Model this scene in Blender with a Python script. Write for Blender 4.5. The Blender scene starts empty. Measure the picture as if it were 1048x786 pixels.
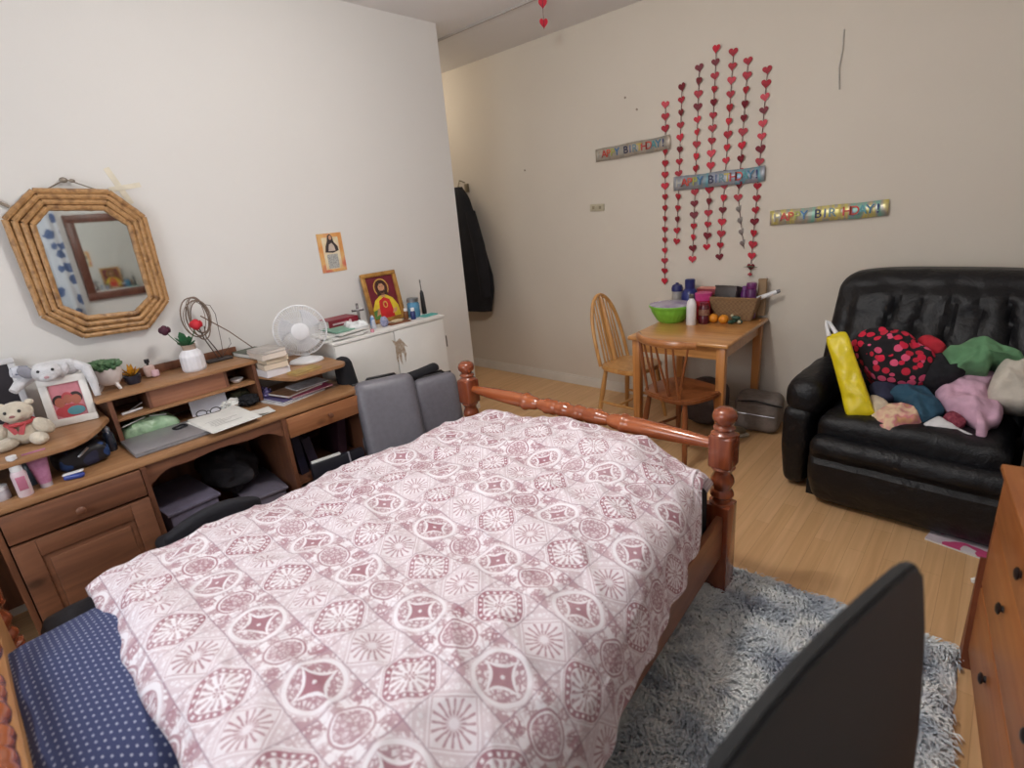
import bpy, bmesh, math, random
from mathutils import Vector, Matrix, noise, Euler
random.seed(7)
V = Vector
PI = math.pi
R = math.radians
COL = bpy.context.scene.collection

# ------------------------------------------------------------------ materials
def lin(c):
    o = []
    for v in c[:3]:
        v /= 255.0
        o.append(v / 12.92 if v <= .04045 else ((v + .055) / 1.055) ** 2.4)
    return (*o, 1.0)

MATS = {}
def newmat(name):
    m = bpy.data.materials.new(name); m.use_nodes = True
    nt = m.node_tree
    b = nt.nodes['Principled BSDF']
    return m, nt, b

def link(nt, a, b): nt.links.new(a, b)

def M(name, c=(200, 200, 200), rough=.55, metal=0, var=.06, scale=18, bump=0, bscale=60, c2=None, spec=.5, sheen=0, coat=0, trans=0):
    """plain procedural material: base colour mottled by noise, optional bump"""
    if name in MATS: return MATS[name]
    m, nt, b = newmat(name)
    n = nt.nodes
    tc = n.new('ShaderNodeTexCoord')
    nz = n.new('ShaderNodeTexNoise'); nz.inputs['Scale'].default_value = scale; nz.inputs['Detail'].default_value = 4
    link(nt, tc.outputs['Object'], nz.inputs['Vector'])
    mx = n.new('ShaderNodeMix'); mx.data_type = 'RGBA'
    a = lin(c)
    bcol = lin(c2) if c2 else tuple(max(0, v * (1 - 4 * var)) for v in a[:3]) + (1,)
    mx.inputs['A'].default_value = a; mx.inputs['B'].default_value = bcol
    mr = n.new('ShaderNodeMapRange'); mr.inputs['From Min'].default_value = .38; mr.inputs['From Max'].default_value = .68
    link(nt, nz.outputs['Fac'], mr.inputs['Value'])
    link(nt, mr.outputs['Result'], mx.inputs['Factor'])
    link(nt, mx.outputs['Result'], b.inputs['Base Color'])
    b.inputs['Roughness'].default_value = rough; b.inputs['Metallic'].default_value = metal
    b.inputs['Specular IOR Level'].default_value = spec
    if sheen: b.inputs['Sheen Weight'].default_value = sheen
    if coat: b.inputs['Coat Weight'].default_value = coat; b.inputs['Coat Roughness'].default_value = .15
    if trans: b.inputs['Transmission Weight'].default_value = trans
    if bump:
        nb = n.new('ShaderNodeTexNoise'); nb.inputs['Scale'].default_value = bscale; nb.inputs['Detail'].default_value = 5
        link(nt, tc.outputs['Object'], nb.inputs['Vector'])
        bp = n.new('ShaderNodeBump'); bp.inputs['Strength'].default_value = bump; bp.inputs['Distance'].default_value = .01
        link(nt, nb.outputs['Fac'], bp.inputs['Height']); link(nt, bp.outputs['Normal'], b.inputs['Normal'])
    MATS[name] = m
    return m

def WOOD(name, c1, c2, axis='Y', rough=.45, coat=0, knots=True, scale=1.0):
    if name in MATS: return MATS[name]
    m, nt, b = newmat(name); n = nt.nodes
    tc = n.new('ShaderNodeTexCoord')
    mp = n.new('ShaderNodeMapping')
    s = [14 * scale] * 3; s['XYZ'.index(axis)] = 1.1 * scale
    mp.inputs['Scale'].default_value = s
    link(nt, tc.outputs['Object'], mp.inputs['Vector'])
    nz = n.new('ShaderNodeTexNoise'); nz.inputs['Scale'].default_value = 1.6; nz.inputs['Detail'].default_value = 6; nz.inputs['Distortion'].default_value = .9
    link(nt, mp.outputs['Vector'], nz.inputs['Vector'])
    cr = n.new('ShaderNodeValToRGB')
    cr.color_ramp.elements[0].position = .32; cr.color_ramp.elements[0].color = lin(c2)
    cr.color_ramp.elements[1].position = .66; cr.color_ramp.elements[1].color = lin(c1)
    link(nt, nz.outputs['Fac'], cr.inputs['Fac'])
    out = cr.outputs['Color']
    if knots:
        vo = n.new('ShaderNodeTexVoronoi'); vo.inputs['Scale'].default_value = 3.2
        mk = n.new('ShaderNodeMapping'); sk = [1.4] * 3; sk['XYZ'.index(axis)] = .8
        mk.inputs['Scale'].default_value = sk
        link(nt, tc.outputs['Object'], mk.inputs['Vector']); link(nt, mk.outputs['Vector'], vo.inputs['Vector'])
        mr = n.new('ShaderNodeMapRange'); mr.inputs['From Min'].default_value = .05; mr.inputs['From Max'].default_value = .11
        mr.inputs['To Min'].default_value = .75; mr.inputs['To Max'].default_value = 0
        link(nt, vo.outputs['Distance'], mr.inputs['Value'])
        mx = n.new('ShaderNodeMix'); mx.data_type = 'RGBA'
        link(nt, mr.outputs['Result'], mx.inputs['Factor']); link(nt, out, mx.inputs['A'])
        mx.inputs['B'].default_value = lin(tuple(v * .55 for v in c2))
        out = mx.outputs['Result']
    link(nt, out, b.inputs['Base Color'])
    b.inputs['Roughness'].default_value = rough
    if coat: b.inputs['Coat Weight'].default_value = coat; b.inputs['Coat Roughness'].default_value = .12
    MATS[name] = m
    return m

# expression helper over Math nodes
class X:
    def __init__(s, nt, sock): s.nt, s.s = nt, sock
    def _op(s, op, *o):
        nd = s.nt.nodes.new('ShaderNodeMath'); nd.operation = op
        for i, v in enumerate((s, *o)):
            if isinstance(v, X): s.nt.links.new(v.s, nd.inputs[i])
            else: nd.inputs[i].default_value = v
        return X(s.nt, nd.outputs[0])
    def __add__(s, o): return s._op('ADD', o)
    def __sub__(s, o): return s._op('SUBTRACT', o)
    def __mul__(s, o): return s._op('MULTIPLY', o)
    def __truediv__(s, o): return s._op('DIVIDE', o)
    def abs(s): return s._op('ABSOLUTE')
    def floor(s): return s._op('FLOOR')
    def fract(s): return s._op('FRACT')
    def mod(s, o): return s._op('FLOORED_MODULO', o)
    def sin(s): return s._op('SINE')
    def sqrt(s): return s._op('SQRT')
    def pow(s, o): return s._op('POWER', o)
    def max(s, o): return s._op('MAXIMUM', o)
    def min(s, o): return s._op('MINIMUM', o)
    def lt(s, o): return s._op('LESS_THAN', o)
    def gt(s, o): return s._op('GREATER_THAN', o)
    def atan2(s, o): return s._op('ARCTAN2', o)
    def inv(s): return (s * -1.0) + 1.0
    def band(s, a, b): return s.gt(a) * s.lt(b)

def duvet_material():
    m, nt, b = newmat('duvet_cotton'); n = nt.nodes
    uv = n.new('ShaderNodeUVMap'); uv.uv_map = 'UVMap'
    wn = n.new('ShaderNodeTexNoise'); wn.inputs['Scale'].default_value = 9; wn.inputs['Detail'].default_value = 2
    link(nt, uv.outputs['UV'], wn.inputs['Vector'])
    sx = n.new('ShaderNodeSeparateXYZ'); link(nt, uv.outputs['UV'], sx.inputs[0])
    u = X(nt, sx.outputs[0]); v = X(nt, sx.outputs[1])
    wob = (X(nt, wn.outputs['Fac']) - .5) * .02
    P = .145
    U = (u + .956) / P + .5 + wob; W = (v - .604) / P + .5 + wob
    p = U.fract() - .5; q = W.fract() - .5
    pi_ = U.floor().mod(2.0).gt(.5); qi = W.floor().mod(2.0).gt(.5)
    A = pi_.inv() * qi.inv(); B = pi_ * qi; Cc = pi_.inv() * qi; D = pi_ * qi.inv()
    ap = p.abs(); aq = q.abs()
    r = (p * p + q * q).sqrt(); th = q.atan2(p)
    # busy flourish noise
    vo = n.new('ShaderNodeTexVoronoi'); vo.inputs['Scale'].default_value = 75; vo.feature = 'DISTANCE_TO_EDGE'
    link(nt, uv.outputs['UV'], vo.inputs['Vector'])
    fl = X(nt, vo.outputs['Distance']).lt(.11)
    nz = n.new('ShaderNodeTexNoise'); nz.inputs['Scale'].default_value = 120; link(nt, uv.outputs['UV'], nz.inputs['Vector'])
    fn = X(nt, nz.outputs['Fac']).gt(.55)
    busy = fl.max(fn * .8)
    P2 = (p + q) * .7071; Q2 = (p - q) * .7071
    bp2 = P2.abs(); bq2 = Q2.abs(); m2 = bp2.max(bq2); mn = ap.min(aq)
    vo2 = n.new('ShaderNodeTexVoronoi'); vo2.inputs['Scale'].default_value = 42; vo2.feature = 'DISTANCE_TO_EDGE'
    link(nt, uv.outputs['UV'], vo2.inputs['Vector'])
    vine = X(nt, vo2.outputs['Distance']).lt(.07)
    # A medallion: white ring, four flourish fields, concave red star with tips along the tile axes
    ast = ap.pow(.62) + aq.pow(.62)
    star = ast.lt(.49) * r.gt(.035)
    arms = ast.lt(.60)
    field = r.lt(.39) * arms.inv()
    a = (field * (busy * .85).max(.12)).max(star * .95)
    a = a.max(ast.band(.56, .585) * .0).max(r.band(.385, .40) * .6).max(r.band(.475, .49) * .45)
    a = a.max(r.gt(.50) * (busy * .45).max(vine * .7)).max(r.gt(.56) * (mn.gt(.34)) * .75)
    # B quatrefoil with dotted dark rim and radiating strokes
    rb = r - ((th * 4.0 + PI / 2).sin() * .035)
    rim = rb.band(.33, .435); dots = (th * 20.0).sin().gt(.25) * rb.band(.355, .405)
    strokes = (th * 14.0).sin().gt(.35) * rb.band(.13, .32)
    bcore = (th * 8.0).sin().gt(.0) * r.band(.02, .10)
    spots = ((th * 14.0 + 1.0).sin().gt(.6)) * rb.band(.25, .30)
    bb = (rim * .95 * dots.inv()).max(strokes * .65).max(bcore * .95).max(spots * .9).max(rb.gt(.50) * (busy * .4).max(vine * .5))
    bb = bb.max(rb.band(.455, .47) * .6)
    # C upright framed square with eight leaves, striped triangles outside it
    leaf = ((th * 8.0).sin().abs().lt(.5) * r.band(.07, .34) * (th * 4.0).sin().abs().gt(.0)).max((th * 16.0).sin().gt(.3) * r.band(.10, .17))
    out = m2.gt(.37)
    cc = (leaf * m2.lt(.31) * .85).max(m2.band(.325, .345) * .6).max(m2.lt(.325) * .10)
    cc = cc.max(out * ((ap + aq) * 26.0).sin().gt(.3) * .35).max(out * busy * .3)
    # D small upright concave square with corner scrolls between white gaps
    dd0 = (bp2 * bp2 * 1.3 + bq2 * .75).max(bq2 * bq2 * 1.3 + bp2 * .75)
    dd = (dd0.lt(.20) * busy * .85).max(dd0.band(.225, .255) * .85).max(dd0.lt(.20) * .3)
    dd = dd.max(mn.gt(.24) * busy * .8).max((ap - aq).abs().lt(.12) * r.gt(.42) * vine * .9).max(mn.lt(.09) * r.gt(.30) * busy * .7).max(dd0.gt(.30) * vine * .3)
    fac = A * a + B * bb + Cc * cc + D * dd
    # printed pink ground under half of the tiles and thin grey lines on the tile edges
    mxx = ap.max(aq); grey = (mxx.gt(.488))
    big = n.new('ShaderNodeTexNoise'); big.inputs['Scale'].default_value = 5; link(nt, uv.outputs['UV'], big.inputs['Vector'])
    fade = X(nt, big.outputs['Fac']) * .5 + .56
    fac = (fac * fade).min(1.0)
    mx = n.new('ShaderNodeMix'); mx.data_type = 'RGBA'
    mx.inputs['A'].default_value = lin((238, 232, 238)); mx.inputs['B'].default_value = lin((142, 50, 76))
    link(nt, fac.s, mx.inputs['Factor'])
    mg = n.new('ShaderNodeMix'); mg.data_type = 'RGBA'; mg.inputs['B'].default_value = lin((140, 105, 125))
    g = grey * .55
    link(nt, g.s, mg.inputs['Factor']); link(nt, mx.outputs['Result'], mg.inputs['A'])
    link(nt, mg.outputs['Result'], b.inputs['Base Color'])
    b.inputs['Roughness'].default_value = .85; b.inputs['Sheen Weight'].default_value = .15
    bn = n.new('ShaderNodeTexNoise'); bn.inputs['Scale'].default_value = 22; bn.inputs['Detail'].default_value = 5
    link(nt, uv.outputs['UV'], bn.inputs['Vector'])
    bp = n.new('ShaderNodeBump'); bp.inputs['Strength'].default_value = .4; bp.inputs['Distance'].default_value = .02
    link(nt, bn.outputs['Fac'], bp.inputs['Height']); link(nt, bp.outputs['Normal'], b.inputs['Normal'])
    return m

def pillow_material():
    m, nt, b = newmat('navy_dotted_cotton'); n = nt.nodes
    uv = n.new('ShaderNodeTexCoord'); sx = n.new('ShaderNodeSeparateXYZ'); link(nt, uv.outputs['Object'], sx.inputs[0])
    u = X(nt, sx.outputs[0]) * 74.0; v = X(nt, sx.outputs[1]) * 74.0
    row = v.floor().mod(2.0) * .5
    p = (u * .62 + row).fract() - .5; q = v.fract() - .5
    d = p.abs().lt(.13) * q.abs().lt(.17) * .75
    mx = n.new('ShaderNodeMix'); mx.data_type = 'RGBA'
    mx.inputs['A'].default_value = lin((58, 66, 104)); mx.inputs['B'].default_value = lin((190, 196, 215))
    link(nt, d.s, mx.inputs['Factor']); link(nt, mx.outputs['Result'], b.inputs['Base Color'])
    b.inputs['Roughness'].default_value = .9
    return m

def floor_material():
    m, nt, b = newmat('oak_laminate'); n = nt.nodes
    tc = n.new('ShaderNodeTexCoord')
    mp = n.new('ShaderNodeMapping'); mp.inputs['Rotation'].default_value = (0, 0, PI / 2)
    link(nt, tc.outputs['Object'], mp.inputs['Vector'])
    br = n.new('ShaderNodeTexBrick'); br.inputs['Scale'].default_value = 1
    br.inputs['Brick Width'].default_value = .62; br.inputs['Row Height'].default_value = .068
    br.inputs['Mortar Size'].default_value = .0007; br.offset = .37
    br.inputs['Color1'].default_value = lin((220, 180, 134)); br.inputs['Color2'].default_value = lin((211, 169, 122))
    br.inputs['Mortar'].default_value = lin((176, 134, 92)); br.inputs['Bias'].default_value = -.1
    link(nt, mp.outputs['Vector'], br.inputs['Vector'])
    m2 = n.new('ShaderNodeMapping'); m2.inputs['Scale'].default_value = (42, 1.6, 1)
    link(nt, tc.outputs['Object'], m2.inputs['Vector'])
    nz = n.new('ShaderNodeTexNoise'); nz.inputs['Scale'].default_value = 1; nz.inputs['Detail'].default_value = 5; nz.inputs['Distortion'].default_value = .8
    link(nt, m2.outputs['Vector'], nz.inputs['Vector'])
    mx = n.new('ShaderNodeMix'); mx.data_type = 'RGBA'; mx.blend_type = 'MULTIPLY'; mx.inputs['Factor'].default_value = .55
    cr = n.new('ShaderNodeValToRGB'); cr.color_ramp.elements[0].position = .3; cr.color_ramp.elements[0].color = (.74, .68, .60, 1)
    cr.color_ramp.elements[1].position = .65; cr.color_ramp.elements[1].color = (1, 1, 1, 1)
    link(nt, nz.outputs['Fac'], cr.inputs['Fac'])
    link(nt, br.outputs['Color'], mx.inputs['A']); link(nt, cr.outputs['Color'], mx.inputs['B'])
    link(nt, mx.outputs['Result'], b.inputs['Base Color'])
    b.inputs['Roughness'].default_value = .38
    return m

def wall_material(name, c, c2):
    m, nt, b = newmat(name); n = nt.nodes
    tc = n.new('ShaderNodeTexCoord')
    nz = n.new('ShaderNodeTexNoise'); nz.inputs['Scale'].default_value = 1.3; nz.inputs['Detail'].default_value = 6
    link(nt, tc.outputs['Object'], nz.inputs['Vector'])
    mx = n.new('ShaderNodeMix'); mx.data_type = 'RGBA'
    mx.inputs['A'].default_value = lin(c); mx.inputs['B'].default_value = lin(c2)
    link(nt, nz.outputs['Fac'], mx.inputs['Factor']); link(nt, mx.outputs['Result'], b.inputs['Base Color'])
    b.inputs['Roughness'].default_value = .8; b.inputs['Specular IOR Level'].default_value = .25
    nb = n.new('ShaderNodeTexNoise'); nb.inputs['Scale'].default_value = 140; link(nt, tc.outputs['Object'], nb.inputs['Vector'])
    bp = n.new('ShaderNodeBump'); bp.inputs['Strength'].default_value = .06; bp.inputs['Distance'].default_value = .004
    link(nt, nb.outputs['Fac'], bp.inputs['Height']); link(nt, bp.outputs['Normal'], b.inputs['Normal'])
    return m

def ramp_noise_material(name, stops, scale=6, detail=3, rough=.8, vor=False, metal=0, constant=True, stretch=(1, 1, 1), sheen=0):
    m, nt, b = newmat(name); n = nt.nodes
    tc = n.new('ShaderNodeTexCoord'); mp = n.new('ShaderNodeMapping'); mp.inputs['Scale'].default_value = stretch
    link(nt, tc.outputs['Object'], mp.inputs['Vector'])
    if vor:
        t = n.new('ShaderNodeTexVoronoi'); out = t.outputs['Distance']
    else:
        t = n.new('ShaderNodeTexNoise'); t.inputs['Detail'].default_value = detail; out = t.outputs['Fac']
    t.inputs['Scale'].default_value = scale
    link(nt, mp.outputs['Vector'], t.inputs['Vector'])
    cr = n.new('ShaderNodeValToRGB'); cr.color_ramp.interpolation = 'CONSTANT' if constant else 'LINEAR'
    e = cr.color_ramp.elements
    while len(e) < len(stops): e.new(.5)
    for i, (p, c) in enumerate(stops): e[i].position = p; e[i].color = lin(c)
    link(nt, out, cr.inputs['Fac']); link(nt, cr.outputs['Color'], b.inputs['Base Color'])
    b.inputs['Roughness'].default_value = rough; b.inputs['Metallic'].default_value = metal
    if sheen: b.inputs['Sheen Weight'].default_value = sheen
    MATS[name] = m
    return m

def hearts_material():
    m, nt, b = newmat('heart_print_fleece'); n = nt.nodes
    tc = n.new('ShaderNodeTexCoord')
    vo = n.new('ShaderNodeTexVoronoi'); vo.inputs['Scale'].default_value = 25; vo.inputs['Randomness'].default_value = .8
    link(nt, tc.outputs['Object'], vo.inputs['Vector'])
    d = X(nt, vo.outputs['Distance']).lt(.47)
    cs = n.new('ShaderNodeSeparateColor'); link(nt, vo.outputs['Color'], cs.inputs[0])
    cr = n.new('ShaderNodeValToRGB'); cr.color_ramp.interpolation = 'CONSTANT'
    e = cr.color_ramp.elements; e.new(.5)
    for i, (p, c) in enumerate([(0, (205, 28, 62)), (.45, (214, 82, 118)), (.72, (185, 30, 55))]): e[i].position = p; e[i].color = lin(c)
    link(nt, cs.outputs[0], cr.inputs['Fac'])
    mx = n.new('ShaderNodeMix'); mx.data_type = 'RGBA'; mx.inputs['A'].default_value = lin((22, 18, 24))
    link(nt, d.s, mx.inputs['Factor']); link(nt, cr.outputs['Color'], mx.inputs['B'])
    link(nt, mx.outputs['Result'], b.inputs['Base Color']); b.inputs['Roughness'].default_value = .9
    return m

def glassy(name, c, rough=.08, alpha=.35):
    if name in MATS: return MATS[name]
    m, nt, b = newmat(name)
    n = nt.nodes; tc = n.new('ShaderNodeTexCoord'); nz = n.new('ShaderNodeTexNoise'); nz.inputs['Scale'].default_value = 9
    link(nt, tc.outputs['Object'], nz.inputs['Vector'])
    mr = n.new('ShaderNodeMapRange'); mr.inputs['To Min'].default_value = rough; mr.inputs['To Max'].default_value = rough + .08
    link(nt, nz.outputs['Fac'], mr.inputs['Value']); link(nt, mr.outputs['Result'], b.inputs['Roughness'])
    b.inputs['Base Color'].default_value = lin(c); b.inputs['Alpha'].default_value = alpha
    MATS[name] = m
    return m

# ------------------------------------------------------------------ geometry
def rotm(rot): return Euler(rot).to_matrix().to_4x4() if rot else Matrix.Identity(4)

class MB:
    def __init__(s): s.bm = bmesh.new(); s.uv = None
    def _merge(s, t, mi=0, mat=None):
        if mat is not None: bmesh.ops.transform(t, matrix=mat, verts=t.verts)
        for f in t.faces: f.material_index = mi
        me = bpy.data.meshes.new('tmp'); t.to_mesh(me); t.free(); s.bm.from_mesh(me); bpy.data.meshes.remove(me)
        return s
    def box(s, c, d, rot=None, bev=0, seg=2, mi=0, taper=None):
        t = bmesh.new(); bmesh.ops.create_cube(t, size=1)
        for v in t.verts:
            k = 1
            if taper and v.co.z < 0: k = taper
            v.co = V((v.co.x * d[0] * k, v.co.y * d[1] * k, v.co.z * d[2]))
        if bev: bmesh.ops.bevel(t, geom=t.edges[:], offset=bev, segments=seg, affect='EDGES', profile=.5)
        return s._merge(t, mi, Matrix.Translation(V(c)) @ rotm(rot))
    def bx(s, x0, x1, y0, y1, z0, z1, bev=0, mi=0, seg=2):
        return s.box(((x0 + x1) / 2, (y0 + y1) / 2, (z0 + z1) / 2), (abs(x1 - x0), abs(y1 - y0), abs(z1 - z0)), bev=bev, mi=mi, seg=seg)
    def lathe(s, prof, c=(0, 0, 0), seg=24, rot=None, mi=0, sc=(1, 1, 1)):
        t = bmesh.new(); rings = []
        for r, z in prof:
            if r < 1e-5: rings.append([t.verts.new((0, 0, z))])
            else: rings.append([t.verts.new((r * math.cos(2 * PI * i / seg) * sc[0], r * math.sin(2 * PI * i / seg) * sc[1], z)) for i in range(seg)])
        for a, b in zip(rings, rings[1:]):
            for i in range(seg):
                j = (i + 1) % seg
                if len(a) == 1 and len(b) > 1: t.faces.new((a[0], b[j], b[i]))
                elif len(b) == 1 and len(a) > 1: t.faces.new((a[i], a[j], b[0]))
                elif len(a) > 1: t.faces.new((a[i], a[j], b[j], b[i]))
        for k, fl in ((0, True), (-1, False)):
            if len(rings[k]) > 1:
                vs = rings[k][::-1] if fl else rings[k]
                t.faces.new(vs)
        bmesh.ops.recalc_face_normals(t, faces=t.faces)
        return s._merge(t, mi, Matrix.Translation(V(c)) @ rotm(rot))
    def tube(s, pts, r, seg=8, closed=False, mi=0, flat=None):
        pts = [V(p) for p in pts]; n = len(pts)
        rs = r if isinstance(r, (list, tuple)) else [r] * n
        t = bmesh.new(); rings = []; up = None
        for i, p in enumerate(pts):
            a = pts[(i - 1) % n] if (closed or i > 0) else p
            b = pts[(i + 1) % n] if (closed or i < n - 1) else p
            d = (b - a).normalized() if (b - a).length > 1e-9 else V((0, 0, 1))
            if up is None:
                up = V((0, 0, 1)) if abs(d.z) < .9 else V((1, 0, 0))
            x = up.cross(d).normalized(); y = d.cross(x).normalized(); up = y
            rings.append([t.verts.new(p + (x * math.cos(2 * PI * k / seg) + y * math.sin(2 * PI * k / seg) * (flat or 1)) * rs[i]) for k in range(seg)])
        m = n if closed else n - 1
        for i in range(m):
            a, b = rings[i], rings[(i + 1) % n]
            for k in range(seg):
                t.faces.new((a[k], a[(k + 1) % seg], b[(k + 1) % seg], b[k]))
        if not closed: t.faces.new(rings[0][::-1]); t.faces.new(rings[-1])
        bmesh.ops.recalc_face_normals(t, faces=t.faces)
        return s._merge(t, mi)
    def ell(s, c, r, rot=None, mi=0, sub=3, amp=0, freq=8, seed=0):
        t = bmesh.new(); bmesh.ops.create_icosphere(t, subdivisions=sub, radius=1)
        for v in t.verts:
            k = 1 + (amp * noise.noise(v.co * freq + V((seed, 0, seed))) if amp else 0)
            v.co = V((v.co.x * r[0] * k, v.co.y * r[1] * k, v.co.z * r[2] * k))
        return s._merge(t, mi, Matrix.Translation(V(c)) @ rotm(rot))
    def prism(s, poly, h, mat=None, mi=0, bev=0):
        """2D outline in xy, extruded 0..h in z, then matrix"""
        t = bmesh.new()
        a = [t.verts.new((x, y, 0)) for x, y in poly]; b = [t.verts.new((x, y, h)) for x, y in poly]
        t.faces.new(a[::-1]); t.faces.new(b); n = len(a)
        for i in range(n): t.faces.new((a[i], a[(i + 1) % n], b[(i + 1) % n], b[i]))
        bmesh.ops.recalc_face_normals(t, faces=t.faces)
        if bev: bmesh.ops.bevel(t, geom=t.edges[:], offset=bev, segments=2, affect='EDGES')
        return s._merge(t, mi, mat)
    def puffy(s, c, d, r, n=12, rot=None, fn=None, mi=0):
        """soft box with rounding radius r; fn deforms each local vertex"""
        t = bmesh.new(); bmesh.ops.create_cube(t, size=2)
        bmesh.ops.subdivide_edges(t, edges=t.edges[:], cuts=n, use_grid_fill=True)
        h = V((d[0] / 2, d[1] / 2, d[2] / 2))
        for v in t.verts:
            q = V([math.sin(v.co[i] * PI / 2) * h[i] for i in range(3)])
            rr = [min(r, h[i]) for i in range(3)]
            inn = V([max(-(h[i] - rr[i]), min(h[i] - rr[i], q[i])) for i in range(3)])
            e = q - inn
            if e.length > 1e-9:
                e = V([e[i] / rr[i] for i in range(3)])
                e.normalize(); e = V([e[i] * rr[i] for i in range(3)])
            v.co = inn + e
            if fn: v.co = V(fn(v.co))
        return s._merge(t, mi, Matrix.Translation(V(c)) @ rotm(rot))
    def grid(s, fn, nu, nv, mi=0, thick=0, uvfn=None):
        vs = [[s.bm.verts.new(fn(i / nu, j / nv)) for j in range(nv + 1)] for i in range(nu + 1)]
        if uvfn and s.uv is None: s.uv = s.bm.loops.layers.uv.new('UVMap')
        for i in range(nu):
            for j in range(nv):
                f = s.bm.faces.new((vs[i][j], vs[i + 1][j], vs[i + 1][j + 1], vs[i][j + 1])); f.material_index = mi
                if uvfn:
                    for l, (a, b) in zip(f.loops, ((i, j), (i + 1, j), (i + 1, j + 1), (i, j + 1))): l[s.uv].uv = uvfn(a / nu, b / nv)
        return s
    def bulge(s, pts, h, nrm=(0, 0, 1), amp=.012, freq=14, seed=0, nr=16, na=88, base=.012, mi=0, lift=0):
        """lumpy cloth heap over a closed outline of 3D points"""
        P = [V(p) for p in pts]; n = len(P); nrm = V(nrm).normalized(); out = []
        for k in range(na):
            u = k / na * n; i = int(u); f = u - i
            p0, p1, p2, p3 = P[(i - 1) % n], P[i % n], P[(i + 1) % n], P[(i + 2) % n]
            lin_ = p1.lerp(p2, f)
            cat = .5 * ((2 * p1) + (p2 - p0) * f + (2 * p0 - 5 * p1 + 4 * p2 - p3) * f * f + (3 * p1 - p0 - 3 * p2 + p3) * f ** 3)
            out.append(lin_.lerp(cat, .75))
        c = V((0, 0, 0))
        for p in out: c += p
        c /= na
        t = bmesh.new(); off = V((seed * 3.1, seed * 1.7, seed * .9))
        def pos(o, ro):
            p = c + (o - c) * ro
            w = noise.noise(p * freq + off) + .5 * noise.noise(p * freq * 2.3 + off)
            rid = 1 - abs(noise.noise(p * freq * .8 + off * 2)) * 2
            return p + nrm * (lift + h * (1 - ro ** 2.2) ** .55 + amp * (w + .6 * rid) * min(1, (1 - ro) * 6))
        rings = [[t.verts.new(pos(o, (k + 1) / nr)) for o in out] for k in range(nr)]
        ctr = t.verts.new(pos(c, 0)); und = [t.verts.new(c + (o - c) * .96 - nrm * base) for o in out]; cb = t.verts.new(c - nrm * base)
        for i in range(na):
            j = (i + 1) % na
            t.faces.new((ctr, rings[0][i], rings[0][j]))
            for k in range(nr - 1): t.faces.new((rings[k][i], rings[k + 1][i], rings[k + 1][j], rings[k][j]))
            t.faces.new((rings[-1][i], und[i], und[j], rings[-1][j])); t.faces.new((und[i], cb, und[j]))
        bmesh.ops.recalc_face_normals(t, faces=t.faces)
        return s._merge(t, mi)
    def build(s, name, mats, parent=None, smooth=True, loc=None, rot=None, ang=40):
        me = bpy.data.meshes.new(name); s.bm.to_mesh(me); s.bm.free()
        for m in (mats if isinstance(mats, (list, tuple)) else [mats]): me.materials.append(m)
        o = bpy.data.objects.new(name, me); COL.objects.link(o)
        if parent: o.parent = parent
        if loc: o.location = loc
        if rot: o.rotation_euler = rot
        if smooth:
            me.polygons.foreach_set('use_smooth', [True] * len(me.polygons))
            if ang: me.set_sharp_from_angle(angle=R(ang))
        return o

def tag(o, label, cat, group=None, kind=None):
    o['label'] = label; o['category'] = cat
    if group: o['group'] = group
    if kind: o['kind'] = kind
    return o
def thing(name, label, cat, loc=(0, 0, 0), rz=0, group=None, rot=None):
    o = bpy.data.objects.new(name, None); COL.objects.link(o); o.empty_display_size = .05
    o.location = loc; o.rotation_euler = rot or (0, 0, rz)
    return tag(o, label, cat, group)
def struct(name, mb, m, label, cat='room'):
    o = mb.build(name, m, smooth=False); o['kind'] = 'structure'; o['label'] = label; o['category'] = cat
    return o
def dup(o, parent=None):
    c = o.copy(); COL.objects.link(c)
    if parent: c.parent = parent
    for ch in list(o.children): dup(ch, c)
    return c

# ------------------------------------------------------------------ room shell
H = 2.89
WL, WB = -3.2, 3.83
m_wl = wall_material('wall_paint_white', (222, 220, 217), (213, 211, 208))
m_wb = wall_material('wall_paint_cream', (216, 208, 196), (206, 197, 184))  # white wall's paint with its duller, warmer light put into the colour
m_ce = wall_material('ceiling_paint', (226, 224, 224), (218, 216, 215))
m_tr = M('trim_gloss_white', (222, 217, 208), .4, var=.03, scale=3)
struct('floor', MB().bx(-5.2, .85, -1.2, WB + .1, -.08, 0), floor_material(), 'oak laminate floor with planks running towards the heart wall', 'floor')
struct('ceiling', MB().bx(-5.2, .85, -1.2, WB + .1, H, H + .08), m_ce, 'plain off-white ceiling', 'ceiling')
struct('wall_left', MB().bx(-3.3, WL, -1.2, 2.9, 0, H).bx(-5.2, -3.3, 2.8, 2.9, 0, H), m_wl, 'white wall carrying the octagonal mirror', 'wall')
struct('wall_back', MB().bx(-5.2, .85, WB, WB + .1, 0, H), m_wb, 'cream wall with heart garlands and banners', 'wall')
struct('wall_right', MB().bx(.75, .85, -1.2, WB, 0, H), m_wl, 'plain white wall behind the chest of drawers', 'wall')
struct('wall_rear', MB().bx(-3.3, .85, -1.3, -1.2, 0, H), m_wl, 'plain white wall behind the bed head', 'wall')
struct('wall_alcove', MB().bx(-5.3, -5.2, 2.8, WB + .1, 0, H), m_wb, 'cream end wall of the alcove', 'wall')
sk = MB()
for (z0, z1, d) in ((0, .07, .016), (.07, .088, .010)): sk.bx(-5.2, .75, WB - d, WB, z0, z1)
struct('baseboard_back', sk, m_tr, 'white skirting board along the cream wall', 'skirting board')
sk = MB(); sk.bx(WL, WL + .016, -1.2, 2.9, 0, .07); sk.bx(WL, WL + .01, -1.2, 2.9, .07, .088)
struct('baseboard_left', sk, m_tr, 'white skirting board along the mirror wall', 'skirting board')
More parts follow.
